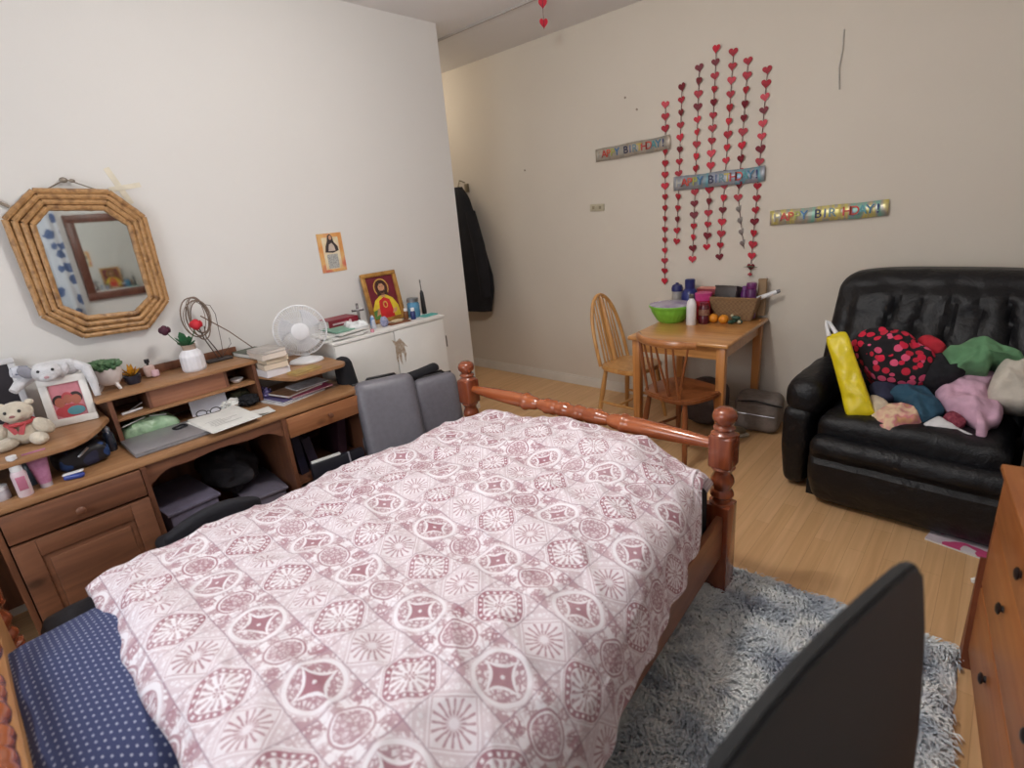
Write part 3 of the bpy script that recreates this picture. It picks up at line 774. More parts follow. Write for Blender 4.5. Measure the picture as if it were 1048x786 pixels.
# ---- magazines under the right shelf
mags = [((-2.84, 1.19), .28, .20, .008, 12, (226, 224, 226), 'white magazine at the bottom of the pile under the right shelf'),
        ((-2.85, 1.20), .27, .20, .009, 9, (96, 86, 140), 'purple magazine in the pile under the right shelf'),
        ((-2.84, 1.26), .25, .19, .007, 4, (184, 56, 110), 'magenta magazine in the pile under the right shelf'),
        ((-2.86, 1.22), .24, .17, .012, 14, (176, 132, 100), 'tan folder in the pile under the right shelf'),
        ((-2.86, 1.29), .20, .13, .006, 2, (206, 206, 212), 'small grey white booklet on top of the pile under the right shelf')]
z = DT
for (c, a, b, h, rz, colr, lab) in mags:
    mg = thing('magazine', lab, 'magazine', (c[0], c[1], z), R(rz), 'magazines under the right shelf')
    MB().box((0, 0, h / 2), (b - .004, a - .004, h - .003)).build('pages', m_paper, mg)
    MB().bx(-b / 2, b / 2, -a / 2, a / 2, h - .0015, h).bx(-b / 2, b / 2, -a / 2, a / 2, 0, .0012).build('cover', M('mag_%d' % sum(colr), colr, .35, var=.1, scale=25), mg)
    z += h
glv = thing('plastic_packet', 'crumpled violet plastic packet at the left of the magazines', 'packet', (-2.955, 1.085, DT))
MB().ell((0, 0, .03), (.045, .035, .034), amp=.5, freq=3, sub=4, seed=12).build('body', ramp_noise_material('violet_foil', [(.35, (74, 62, 120)), (.55, (150, 140, 190)), (.7, (60, 46, 96))], 30, 3, .25, constant=False), glv)

# ---- book stack, fan and wooden box on the right shelf
z = .867
stk = [(.19, .135, .040, (226, 222, 226)), (.185, .13, .030, (222, 206, 186)), (.175, .13, .026, (216, 200, 176)), (.19, .135, .030, (224, 212, 200)), (.17, .125, .014, (214, 206, 200))]
for i, (a, b, h, colr) in enumerate(stk):
    lab = ['thick white-paged book at the bottom of the stack beside the fan', 'cream-paged book second from the bottom of the stack beside the fan', 'tan-paged book in the middle of the stack beside the fan', 'off-white paged book second from the top of the stack beside the fan', 'thin pale book at the top of the stack beside the fan'][i]
    bk = thing('book', lab, 'book', (-2.90 + .006 * (i % 2), 1.122 + .004 * (i % 3), z), R([4, -3, 6, 0, 8][i]), 'books stacked beside the fan')
    MB().box((0, 0, h / 2), (a - .004, b - .003, h - .003)).build('pages', M('pages_%d' % i, colr, .8, var=.05, scale=3), bk)
    MB().bx(-a / 2, a / 2, -b / 2, b / 2, h - .0015, h).bx(-a / 2, a / 2, -b / 2, b / 2, 0, .0015).bx(-a / 2, -a / 2 + .002, -b / 2, b / 2, 0, h).build('cover', M('bcover_%d' % i, tuple(v * .85 for v in colr), .6), bk)
    z += h
bk = thing('book', 'dark green book lying across the hutch end and the book stack', 'book', (-3.06, 1.11, .957), R(8))
MB().box((0, 0, .012), (.17, .13, .02)).build('pages', m_paper, bk)
MB().bx(-.088, .088, -.068, .068, .0215, .0235).bx(-.088, .088, -.068, .068, 0, .002).bx(-.09, -.087, -.068, .068, 0, .0235).build('cover', M('dark_green_cover', (86, 92, 76), .5, c2=(52, 56, 44)), bk)
yb = thing('notebook', 'mustard covered notebook lying on the front of the right shelf', 'notebook', (-2.735, 1.235, .867), R(10))
MB().box((0, 0, .006), (.085, .16, .009)).build('pages', M('kraft_pages', (190, 160, 110), .8), yb)
MB().bx(-.044, .044, -.082, .082, .0105, .0125).bx(-.044, .044, -.082, .082, 0, .0015).build('cover', M('mustard_cover', (176, 148, 84), .6, var=.08), yb)

fan = thing('desk_fan', 'white round desk fan standing on the right desk shelf', 'fan', (-2.93, 1.35, .867), R(-27))
m_fan = M('fan_white', (226, 227, 230), .35, var=.015)
MB().lathe([(.085, 0), (.088, .006), (.082, .016), (.05, .026), (.024, .036), (.018, .05), (0, .05)], seg=28, sc=(.85, 1.1, 1)).build('base', m_fan, fan)
MB().tube([(0, 0, .03), (-.01, 0, .08), (-.015, 0, .15)], [.019, .015, .017], 12).build('stem', m_fan, fan)
MB().lathe([(.036, -.05), (.04, -.03), (.04, .0), (.03, .012), (0, .014)], (-.015, 0, .185), 20, (0, PI / 2, 0)).build('motor', m_fan, fan)
FC = (.02, 0, .19); FR_ = .142
cage = MB()
for k in range(66):
    a = 2 * PI * k / 66; ca, sa = math.cos(a), math.sin(a)
    cage.tube([(FC[0] + .032, FC[1] + .04 * ca, FC[2] + .04 * sa), (FC[0] + .030, FC[1] + .09 * ca, FC[2] + .09 * sa), (FC[0] + .015, FC[1] + .13 * ca, FC[2] + .13 * sa), (FC[0], FC[1] + FR_ * ca, FC[2] + FR_ * sa)], .0015, 4)
for rr_, x in ((FR_, 0), (.115, .022), (.075, .031)):
    cage.tube([(FC[0] + x, FC[1] + rr_ * math.cos(a), FC[2] + rr_ * math.sin(a)) for a in [2 * PI * i / 48 for i in range(48)]], .0045 if rr_ > .13 else .0014, 6, True)
cage.build('front_guard', m_fan, fan)
cage = MB()
for k in range(44):
    a = 2 * PI * k / 44; ca, sa = math.cos(a), math.sin(a)
    cage.tube([(FC[0] - .055, .035 * ca, FC[2] + .035 * sa), (FC[0] - .045, .1 * ca, FC[2] + .1 * sa), (FC[0] - .01, .138 * ca, FC[2] + .138 * sa), (FC[0], FR_ * ca, FC[2] + FR_ * sa)], .0011, 4)
cage.build('rear_guard', m_fan, fan)
MB().lathe([(.048, 0), (.047, .006), (.036, .010), (0, .011)], (FC[0] + .028, 0, FC[2]), 28, (0, PI / 2, 0)).build('hub_cap', m_fan, fan)
m_blade = M('fan_blade', (218, 219, 223), .3, var=.02)
for k in range(3):
    a0 = 2 * PI * k / 3 + .5
    def bl(a, b, a0=a0):
        r_ = lerp(.022, .118, b); an = a0 + (a - .5) * lerp(1.0, 1.25, b) + .35 * b
        return V((FC[0] + (a - .5) * -.026, r_ * math.cos(an), FC[2] + r_ * math.sin(an)))
    o = MB().grid(bl, 10, 8).build('blade', m_blade, fan); o.modifiers.new('thickness', 'SOLIDIFY').thickness = .002

# ---- on the hutch top
pot = thing('potted_succulent', 'green succulent in a white three-legged bowl pot at the left end of the hutch', 'potted plant', (-3.06, .445, .957)); pot.scale = (1.12, 1.12, 1.1)
m_pot = M('white_ceramic', (216, 208, 206), .4, var=.03)
MB().lathe([(0, .022), (.03, .023), (.044, .04), (.05, .07), (.052, .095), (.047, .096), (.044, .085), (0, .083)], seg=26).build('bowl', m_pot, pot)
for k in range(3):
    a = k * 2 * PI / 3 + .5
    MB().tube([(.028 * math.cos(a), .028 * math.sin(a), .03), (.046 * math.cos(a), .046 * math.sin(a), .0)], [.009, .006], 8).build('leg', m_pot, pot)
MB().lathe([(.044, .08), (.044, .089), (0, .091)], seg=20).build('soil', M('potting_soil', (60, 48, 40), .95), pot)
lf = MB()
for (cx, cy, s) in ((.0, -.025, 1.75), (.01, .018, 1.5), (-.015, .03, 1.3), (.015, -.005, 1.1), (-.02, -.01, 1.6)):
    for k in range(14):
        a = k * 2.4; t = k / 14; el = lerp(.25, 1.3, t)
        d = V((math.cos(a) * math.cos(el), math.sin(a) * math.cos(el), math.sin(el)))
        L = .034 * s * lerp(1.1, .6, t); b0 = V((cx, cy, .088 + .012 * t))
        lf.tube([b0, b0 + d * L * .5, b0 + d * L * .85, b0 + d * L], [.003, .0075 * s, .006 * s, .001], 6)
lf.build('foliage', M('succulent_green', (70, 104, 72), .5, c2=(96, 130, 92)), pot)
gp = thing('dark_pot', 'small dark blue pot holding a gold star ornament on the hutch', 'pot', (-3.07, .535, .957))
MB().lathe([(0, 0), (.028, 0), (.036, .02), (.037, .042), (.033, .043), (.03, .036), (0, .034)], seg=22).build('bowl', M('dark_blue_glaze', (40, 42, 58), .25), gp)
st = MB()
for k in range(9):
    a = k * .7; el = .5 + .45 * (k % 3)
    d = V((math.cos(a) * math.cos(el), math.sin(a) * math.cos(el), math.sin(el))); b0 = V((0, 0, .036))
    st.tube([b0, b0 + d * .03, b0 + d * .062], [.006, .011, .001], 6, flat=.4)
st.build('star_leaf', M('gold_foil', (206, 150, 40), .35, .5), gp)
pf = thing('perfume_bottle', 'small pinkish glass bottle with a black cap on the hutch', 'bottle', (-3.11, .62, .957))
MB().puffy((0, 0, .034), (.03, .05, .062), .012, 8).build('body', M('pink_glass', (206, 182, 176), .15, c2=(180, 150, 140)), pf)
MB().lathe([(.006, .064), (.006, .075), (.011, .076), (.011, .094), (0, .095)], seg=14).build('cap', m_black, pf)
MB().puffy((.018, .018, .02), (.02, .035, .036), .009, 6).build('ribbon', M('soft_pink', (214, 178, 186), .7), pf)

vs = thing('flower_vase', 'white ribbed jar vase of artificial roses on the hutch', 'vase', (-3.03, .80, .957))
vz = MB()
n_ = 48
def vase_pt(a, b):
    an = a * 2 * PI; r_ = interp([(0, .050), (.1, .056), (.7, .055), (.88, .045), (1, .032)], b) * (1 + .018 * math.cos(an * 16))
    return V((r_ * math.cos(an), r_ * math.sin(an), .112 * b))
vz.grid(vase_pt, 96, 20); vz.lathe([(.049, .0), (0, .001)], seg=40); vz.build('jar', M('white_ribbed_ceramic', (228, 228, 234), .4, var=.02), vs)
MB().lathe([(.032, .108), (.031, .128), (.035, .135), (.030, .137), (.028, .12), (0, .118)], seg=26).build('neck', M('twine_neck', (176, 156, 140), .8, bump=.4), vs)
def rose(mb, c, r, mi=0):
    c = V(c); mb.ell(c, (r * .6, r * .6, r * .8), mi=mi, sub=2)
    for k in range(15):
        a = k * 2.4; rr_ = r * (.35 + .04 * k); el = 1.15 - .09 * k
        d = V((math.cos(a) * math.cos(el), math.sin(a) * math.cos(el), math.sin(el) * .7))
        mb.ell(c + d * rr_ * .8, (r * .48, r * .48, r * .17), (0, PI / 2 - el, a), mi=mi, sub=2)
def flower(rt, base, tip, r, m, name):
    b0, t0 = V(base), V(tip); mid = (b0 + t0) / 2 + V((0, (t0.y - b0.y) * .25, .02))
    MB().tube([b0, mid, t0], .0025, 6).build('stem', M('stem_green', (70, 100, 60), .6), rt)
    mb = MB(); rose(mb, (0, 0, 0), r); o = mb.build(name, m, rt, loc=t0); return o
flower(vs, (.0, .0, .12), (.035, .05, .232), .037, M('red_petal', (200, 34, 50), .6), 'red_rose')
flower(vs, (-.0, -.02, .12), (-.02, -.08, .225), .033, M('purple_petal', (74, 26, 48), .6), 'purple_rose')
lv = MB()
for k, (a, el, L) in enumerate(((-1.8, .9, .075), (-2.4, .5, .055), (-.6, .8, .06), (1.2, .6, .05), (-1.2, 1.3, .085), (.2, 1.0, .07))):
    d = V((math.cos(a) * math.cos(el), math.sin(a) * math.cos(el), math.sin(el))); b0 = V((0, -.005, .125))
    lv.tube([b0, b0 + d * L * .5, b0 + d * L * .8, b0 + d * L], [.004, .019, .016, .002], 8, flat=.25)
lv.build('leaf', M('leaf_green', (40, 98, 60), .5), vs)

ws = thing('wire_stand', 'rattan heart shaped wire ornament on a dark stand at the right end of the hutch', 'ornament', (-3.12, .95, .957))
m_wire = M('rattan_wire', (132, 112, 98), .6, var=.1); m_wire2 = M('dark_wire', (92, 80, 74), .4, .5)
MB().box((0, .0, .006), (.07, .13, .012), bev=.004).build('base', M('dark_base', (52, 46, 46), .5), ws)
MB().tube([(0, .0, .01), (.01, -.02, .06), (.02, -.05, .14), (.02, -.06, .2)], .003, 6).tube([(0, .02, .01), (.01, -.0, .06), (.01, -.035, .14), (.01, -.03, .2)], .003, 6).build('stem', m_wire2, ws)
rg = MB()
for k in range(7):
    off = V((.01 * math.sin(k * 2.1), .012 * math.cos(k * 1.7), .010 * math.sin(k * 3.3)))
    rx, rz = .045 + .008 * (k % 3), .085 + .009 * (k % 4)
    rg.tube([V((.03 + .012 * math.sin(a + k), -.055 + rx * math.cos(a), .252 + rz * math.sin(a))) + off for a in [2 * PI * i / 26 for i in range(26)]], .0032 if k < 4 else .0018, 6, True)
rg.build('ring', m_wire, ws)
MB().tube([(.02, .02, .02), (.0, .035, .1), (-.01, .045, .25), (-.01, .03, .30), (-.01, -.0, .31)], .0018, 6).tube([(.0, .02, .02), (.02, .075, .08), (.0, .08, .11)], .0015, 6).build('hook', m_wire2, ws)
tag(MB().tube([(-.0, -.02, .02), (.02, .09, -.085), (.02, .19, -.20)], [.0035, .003, .003], 6).build('incense_stick', M('brown_stick', (110, 82, 66), .7), loc=(-3.06, .92, 1.20)), 'thin brown stick slanting from the rattan ornament down to the books', 'stick')

# ------------------------------------------------------------------ under the desk
m_bin = M('lilac_plastic_bin', (112, 108, 128), .4, var=.04)
def storage(x, y, w, d, h, lab, colr, rz=0):
    o = thing('storage_box', lab, 'box', (x, y, 0), R(rz))
    m = M('bin_%d' % sum(colr), colr, .45, var=.05)
    MB().box((0, 0, h / 2), (w, d, h), bev=.012, taper=.92).build('body', m, o)
    MB().box((0, 0, h + .008), (w + .02, d + .02, .018), bev=.006).build('lid', m, o)
    return o
storage(-2.86, .53, .38, .22, .40, 'lilac grey storage box at the left under the desk', (120, 114, 134), 4)
storage(-2.86, .89, .36, .20, .29, 'pale lilac storage box at the right under the desk', (118, 112, 126), -6)
tag(MB().ell((0, 0, .1), (.2, .13, .11), amp=.3, freq=2.5, sub=4, seed=2).build('dark_bundle', M('dark_bundle_cloth', (44, 40, 44), .9, bump=.3), loc=(-2.95, .80, .315)), 'dark cloth bundle pushed on top of the box under the desk', 'bundle')
tag(MB().ell((0, 0, .055), (.09, .09, .055), amp=.4, freq=2.5, sub=4, seed=6).build('rose_cloth', M('rose_cloth', (120, 74, 84), .9), loc=(-2.73, .74, .0)), 'dusty pink cloth on the floor between the boxes under the desk', 'cloth')
dc = thing('desk_chair', 'black rounded desk chair seat tucked between bed and desk', 'chair', (-2.38, .52, 0), R(-90))
m_chairb = M('black_chair_fabric', (30, 30, 38), .75, bump=.2)
def backfn(p): return (p.x, p.y + (p.x / .2) ** 2 * .05, p.z - (abs(p.x) / .19) ** 3 * .05)
MB().puffy((0, 0, .36), (.38, .36, .07), .034, 12).build('seat', m_chairb, dc)
MB().puffy((0, .12, .475), (.38, .05, .17), .025, 12, fn=lambda p: (p.x, p.y - (p.x / .2) ** 2 * .03, p.z - max(0, p.z + .02) * (abs(p.x) / .18) ** 2 * .55)).build('backrest', m_chairb, dc)
MB().tube([(0, 0, .33), (0, 0, .1)], .025, 12).build('column', m_black, dc)
for k in range(5):
    a = 2 * PI * k / 5; MB().tube([(0, 0, .09), (.2 * math.cos(a), .2 * math.sin(a), .055), (.22 * math.cos(a), .22 * math.sin(a), .01)], [.018, .014, .012], 8).build('leg', m_black, dc)
# right compartment: binders
for i, (x, y, w, d, h, rx, colr, lab) in enumerate([(-2.80, 1.10, .24, .045, .25, 4, (40, 38, 58), 'dark blue folder standing at the left of the open desk compartment'),
                                         (-2.80, 1.165, .25, .05, .20, 8, (52, 44, 60), 'purplish folder leaning in the open desk compartment'),
                                         (-2.82, 1.35, .23, .05, .22, -8, (58, 34, 44), 'dark maroon folder at the right of the open desk compartment')]):
    fo = thing('ring_binder', lab, 'folder', (x, y, .316), rot=(R(rx), 0, 0))
    MB().bx(-w / 2, w / 2 - .022, -d / 2 + .004, d / 2 - .004, .002, h - .02).build('papers', M('dull_paper', (128, 122, 132), .8), fo)
    MB().bx(-w / 2 - .003, w / 2 - .02, -d / 2, -d / 2 + .003, 0, h).bx(-w / 2 - .003, w / 2 - .02, d / 2 - .003, d / 2, 0, h).bx(w / 2 - .02, w / 2 - .016, -d / 2, d / 2, 0, h).build('cover', M('binder_%d' % i, colr, .45), fo)
ld = thing('laptop_sleeve', 'black document case with a white paper edge in front of the open compartment', 'case', (-2.54, 1.235, 0), rot=(0, R(-6), R(-10)))
MB().box((0, 0, .20), (.04, .30, .40), bev=.01).build('body', M('black_case', (28, 28, 38), .4), ld)
MB().box((-.0, -.06, .405), (.02, .16, .014), bev=.002).build('paper', m_paper, ld)
MB().tube([(.022, .06, .405), (.026, .06, .36), (.024, .06, .33)], .005, 6).tube([(.022, .02, .33), (.024, .13, .33)], .004, 6).build('strap', M('grey_strap', (150, 148, 156), .5), ld)

# ------------------------------------------------------------------ white cabinet
m_cab = M('white_cabinet_paint', (226, 224, 220), .45, var=.02, scale=4)
cab = thing('white_cabinet', 'low white two-door cabinet against the wall behind the suitcases', 'cabinet', (0, 0, 0))
CX, CY0, CY1, CZ = -2.86, 1.49, 2.37, .948
MB().bx(WL + .018, CX - .02, CY0 + .01, CY1 - .01, .0, CZ - .02).build('body', m_cab, cab)
MB().bx(WL + .018, CX, CY0, CY1, CZ - .02, CZ, bev=.004).build('top', m_cab, cab)
d1 = MB().bx(CX - .02, CX - .002, CY0 + .012, 1.925, .06, CZ - .024, bev=.003).build('door', m_cab, cab)
d2 = MB().bx(CX - .02, CX - .002, 1.931, CY1 - .022, .06, CZ - .024, bev=.003).build('door', m_cab, cab)
MB().bx(CX - .003, CX + .003, CY1 - .018, CY1 - .012, .72, .80).build('hinge', M('hinge_grey', (120, 116, 112), .4, .6), d2)
tp = MB()
for l_, P_ in enumerate(([(1.90, .875), (1.935, .855), (1.965, .872), (1.985, .845), (2.02, .80), (1.99, .815), (2.0, .76), (1.985, .70), (1.98, .765), (1.962, .775), (1.958, .69), (1.945, .72), (1.94, .78), (1.93, .70), (1.918, .74), (1.922, .83)], [(1.93, .84), (1.96, .85), (1.975, .81), (1.95, .79), (1.93, .80)])):
    tp.prism(P_, .001, Mx(CX - .002 + .001 * l_, 0, 0))
tp.build('torn_tape', M('torn_brown_tape', (158, 138, 118), .5, c2=(196, 184, 170), scale=60), cab)

# things on the cabinet
bb_ = thing('backpack', 'black backpack squeezed between the desk and the white cabinet', 'bag', (-2.90, 1.535, .0), R(6))
bb_.location = (-2.785, 1.56, 0); bb_.rotation_euler = (R(5), 0, R(6))
MB().puffy((0, 0, .44), (.14, .12, .88), .05, 14, fn=lambda p: (p.x * (1 - max(0, p.z) * .8), p.y * (1 - max(0, p.z - .1) * .7), p.z)).build('body', m_blackcloth, bb_)
MB().tube([(.07, -.03, .7), (.10, -.035, .5), (.09, -.03, .25)], .014, 6, flat=.4).build('strap', m_blackcloth, bb_)
pb = thing('paper_pile', 'loose white and green papers fanned out at the left end of the cabinet', 'papers', (-2.985, 1.60, CZ), R(-6))
pmb = MB()
for i, (dx, dy, rz, l) in enumerate(((0, 0, 0, .26), (.01, .03, 7, .24), (-.02, .0, -5, .25), (.015, .05, 12, .22))): pmb.box((dx, dy, .006 + i * .011), (.19, l, .009), (R(1), R(-2 + i), R(rz)))
pmb.build('sheet', m_paper, pb)
MB().box((-.0, .05, .052), (.17, .22, .008), (0, R(2), R(9))).build('folder', M('green_folder', (130, 176, 156), .5), pb)
MB().bulge([(.07, .06, .058), (.09, .17, .055), (.0, .20, .058), (-.06, .15, .058), (-.05, .07, .058)], .018, seed=9, amp=.016, freq=24).build('plastic_wrap', M('clear_wrap', (220, 224, 226), .2, var=.05), pb)
for i, (h, colr, lab, dy) in enumerate(((.022, (60, 52, 58), 'dark book under the red book on the cabinet', .01), (.018, (196, 190, 184), 'white booklet sandwiched under the red book on the cabinet', .0), (.06, (140, 32, 52), 'thick dark red book lying behind the fan on the cabinet', .0))):
    z = CZ + (0, .022, .04)[i]
    bk = thing('book', lab, 'book', (-3.10, 1.685 + dy, z), R(2))
    MB().box((0, 0, h / 2), (.13, .205, h - .004)).build('pages', m_paper, bk)
    MB().bx(-.068, .068, -.106, .106, h - .002, h).bx(-.068, .068, -.106, .106, 0, .002).bx(.065, .068, -.106, .106, 0, h).build('cover', M('rcover_%d' % i, colr, .45), bk)
    if i == 2:
        MB().bx(.0675, .0692, -.08, .02, .030, .040).build('title_band', M('title_white', (220, 200, 205), .5), bk)
        MB().prism(circ(.011, .014), .001, Mx(.0682, .045, .033)).build('emblem', M('title_white', (220, 200, 205), .5), bk)
cx_ = thing('crucifix', 'small grey standing crucifix behind the papers on the cabinet', 'crucifix', (-3.07, 1.82, CZ), R(-25))
m_pew = M('pewter', (120, 116, 116), .35, .7, var=.1)
MB().box((0, 0, .008), (.05, .06, .016), bev=.004).build('base', m_pew, cx_)
MB().box((0, 0, .09), (.012, .016, .16), bev=.003).box((0, 0, .125), (.012, .08, .016), bev=.003).build('cross', m_pew, cx_)
MB().ell((.01, 0, .105), (.007, .009, .035)).ell((.011, 0, .148), (.007, .007, .009)).tube([(.01, -.032, .132), (.01, 0, .128), (.01, .032, .132)], .004, 6).build('figure', M('pewter_light', (160, 158, 158), .35, .6), cx_)
ma = thing('figurine', 'small pale blue and white robed figurine beside the crucifix', 'figurine', (-2.985, 1.865, CZ))
MB().lathe([(.018, 0), (.02, .004), (.016, .03), (.014, .055), (.009, .066), (0, .068)], seg=16).ell((0, 0, .076), (.009, .009, .011)).build('robe', M('figurine_white', (206, 212, 226), .4), ma)
MB().lathe([(.019, .004), (.0175, .03), (.0155, .055), (.012, .075), (.0, .09)], (-.003, 0, 0), 16).build('veil', M('figurine_blue', (120, 156, 206), .4), ma)
mg2 = thing('figurine', 'grey blue rounded ornament just left of the framed religious picture', 'ornament', (-2.955, 1.93, CZ))
MB().ell((0, 0, .034), (.022, .028, .034), amp=.2, freq=3, sub=4).build('body', ramp_noise_material('blue_grey_glaze', [(.35, (118, 124, 160)), (.6, (160, 160, 186)), (.7, (90, 92, 120))], 40, 2, .4, constant=False), mg2)
pc = thing('pink_candle', 'tiny pink candle at the front edge of the cabinet', 'candle', (-2.89, 1.79, CZ))
MB().lathe([(.012, 0), (.012, .02), (0, .021)], seg=14).build('wax', M('pink_wax', (206, 140, 150), .5), pc)
MB().tube([(0, 0, .02), (0, 0, .026)], .0012, 5).build('wick', m_black, pc)

def pic_material(): pass
pic = thing('religious_picture', 'gold framed picture of a robed haloed figure leaning on the wall above the cabinet', 'picture', (-3.085, 2.06, CZ), rot=(0, R(-11), R(-2)))
m_gold = M('gold_frame', (186, 138, 70), .4, .25, var=.08, c2=(150, 104, 48))
gf = MB()
for (y0, y1, z0, z1) in ((-.135, .135, 0, .028), (-.135, .135, .312, .34), (-.135, -.107, .026, .314), (.107, .135, .026, .314)): gf.bx(-.01, .014, y0, y1, z0, z1, bev=.005)
gf.build('frame', m_gold, pic)
pm = MB().bx(-.006, .0, -.11, .11, .026, .315, mi=0)
def shp(poly, l, mi): pm.prism(poly if l else poly, .0005, Mx(.0001 + l * .0004, 0, 0), mi=mi)
shp(circ(.058, .062, cx=0, cy=.235), 1, 1); shp(circ(.050, .054, cx=0, cy=.235), 2, 0)
shp([(-.105, .03), (-.1, .10), (-.07, .155), (-.03, .18), (.03, .18), (.07, .155), (.1, .10), (.105, .03)], 3, 2)
shp([(-.055, .028), (-.05, .10), (-.04, .15), (.0, .17), (.04, .15), (.05, .10), (.055, .028)], 4, 3)
shp([(-.105, .03), (-.1, .085), (-.06, .095), (-.055, .05), (-.06, .03)], 5, 6)
shp([(-.040, .175), (-.042, .24), (-.03, .278), (0, .288), (.03, .278), (.042, .24), (.040, .175), (.022, .185), (-.022, .185)], 5, 4)
shp([(-.014, .17), (-.014, .21), (.014, .21), (.014, .17)], 5, 5)
shp(circ(.025, .034, cx=0, cy=.238), 6, 5)
shp([(-.018, .222), (-.012, .203), (0, .195), (.012, .203), (.018, .222), (.008, .214), (-.008, .214)], 7, 4)
shp([(-.022, .245), (-.024, .268), (0, .276), (.024, .268), (.022, .245), (.012, .262), (-.012, .262)], 7, 4)
for sx in (-1, 1): shp(circ(.004, .0025, 8, sx * .010, .243), 7, 4)
shp(circ(.018, .024, cx=0, cy=.12), 6, 1); shp(circ(.011, .015, cx=0, cy=.118), 7, 3)
shp([(.04, .05), (.075, .06), (.085, .085), (.06, .085)], 6, 5); shp([(-.085, .05), (-.055, .06), (-.05, .10), (-.065, .10)], 6, 5)
pm.build('print', [M('art_maroon', (116, 28, 46), .4), M('art_gold', (214, 176, 84), .4), M('art_yellow', (222, 196, 52), .4), M('art_red', (196, 36, 40), .4), M('art_brown', (66, 40, 32), .4), M('art_skin', (206, 152, 116), .4), M('art_green', (96, 140, 72), .4)], pic)
sl = thing('wooden_tray', 'small brown tray of pale shells in front of the religious picture', 'tray', (-2.965, 2.045, CZ), R(-4))
MB().box((0, 0, .005), (.07, .16, .01), bev=.003).build('tray_base', M('tray_brown', (130, 78, 50), .5), sl)
MB().ell((0, -.01, .016), (.022, .05, .012), amp=.3, freq=4).build('shell', M('shell_cream', (216, 196, 164), .5), sl)
j1 = thing('candle_jar', 'blue glass candle jar with a silver rim on the cabinet', 'jar', (-3.03, 2.235, CZ))
MB().lathe([(.040, 0), (.043, .006), (.043, .095), (.036, .105), (.036, .11), (.0, .11)], seg=24).build('glass', M('blue_jar', (72, 128, 166), .2, c2=(96, 150, 180)), j1)
MB().lathe([(.042, .108), (.042, .132), (.036, .135), (0, .134)], seg=24).build('rim', M('tin_lid', (150, 156, 160), .3, .8), j1)
j2 = thing('medicine_bottle', 'small dark blue bottle with a white cap in front of the candle jar', 'bottle', (-2.965, 2.175, CZ))
MB().lathe([(.017, 0), (.018, .004), (.018, .05), (.01, .06), (0, .06)], seg=18).build('body', M('navy_bottle', (36, 50, 106), .25), j2)
MB().lathe([(.013, .058), (.013, .078), (0, .079)], seg=16).build('cap', m_white, j2)
j3 = thing('medicine_bottle', 'small brown bottle with a white cap left of the dark blue bottle', 'bottle', (-3.02, 2.155, CZ))
MB().lathe([(.015, 0), (.017, .004), (.017, .05), (.009, .06), (0, .06)], seg=18).build('body', M('amber_bottle', (126, 80, 46), .25), j3)
MB().lathe([(.012, .058), (.012, .076), (0, .077)], seg=16).build('cap', m_white, j3)
pg = thing('wooden_peg', 'pale wooden clothes peg standing beside the candle jar', 'peg', (-3.12, 2.31, CZ), rot=(R(-3), 0, 0))
MB().box((0, -.008, .06), (.012, .012, .12), (R(-4), 0, 0), bev=.002).box((0, .008, .05), (.012, .012, .10), (R(5), 0, 0), bev=.002).build('peg_half', M('peg_wood', (190, 150, 110), .6), pg)
MB().tube([(0, -.016, .07), (0, 0, .074), (0, .016, .07)], .003, 6).build('spring', m_pew, pg)
tb_ = thing('electric_toothbrush', 'black electric toothbrush standing upright at the right end of the cabinet', 'toothbrush', (-3.055, 2.345, CZ), rot=(R(1), 0, 0))
MB().lathe([(.016, 0), (.017, .01), (.0165, .08), (.013, .15), (.006, .17), (0, .17)], seg=16).build('handle', m_black, tb_)
MB().lathe([(.005, .168), (.004, .215), (.0055, .23), (.004, .245), (0, .246)], seg=12).build('brush_head', M('grey_head', (120, 116, 112), .4), tb_)
tag(MB().puffy((0, 0, .005), (.07, .12, .009), .004, 6).build('teal_cloth', M('teal_cloth', (92, 176, 170), .8), loc=(-2.955, 2.30, CZ)), 'teal cloth lying flat at the right end of the cabinet', 'cloth')

# ------------------------------------------------------------------ suitcases
m_case = M('grey_hard_shell', (112, 110, 118), .42, var=.03, scale=40, bump=.05, bscale=200)
def suitcase(loc, rz, tilt, w, d, h, lab):
    o = thing('suitcase', lab, 'suitcase', loc, rot=(0, R(tilt), R(rz)), group='grey suitcases by the cabinet')
    z0 = .045
    MB().puffy((-d / 4 - .003, 0, z0 + h / 2), (d / 2, w, h), .055, 14).build('shell', m_case, o)
    MB().puffy((d / 4 + .003, 0, z0 + h / 2), (d / 2, w, h), .055, 14).build('shell', m_case, o)
    MB().box((0, 0, z0 + h / 2), (.012, w - .006, h - .01), bev=.004).build('zip_band', m_black, o)
    MB().tube([(0, -.09, z0 + h - .006), (0, -.08, z0 + h + .008), (0, .08, z0 + h + .008), (0, .09, z0 + h - .006)], .011, 8, flat=.7).build('handle', m_black, o)
    for sx in (-1, 1):
        for sy in (-1, 1):
            MB().lathe([(.022, -.012), (.024, 0), (.022, .012)], (sx * d * .3, sy * w * .38, .024), 14, (PI / 2, 0, 0)).box((sx * d * .3, sy * w * .38, .042), (.03, .04, .02)).build('wheel', m_black, o)
    return o
suitcase((-2.42, 1.545, .0), -22, -16, .35, .21, .72, 'large grey hard-shell suitcase leaning beside the desk end')
suitcase((-2.42, 1.875, .0), -16, -8, .29, .20, .65, 'small grey hard-shell suitcase between the large one and the bed post')
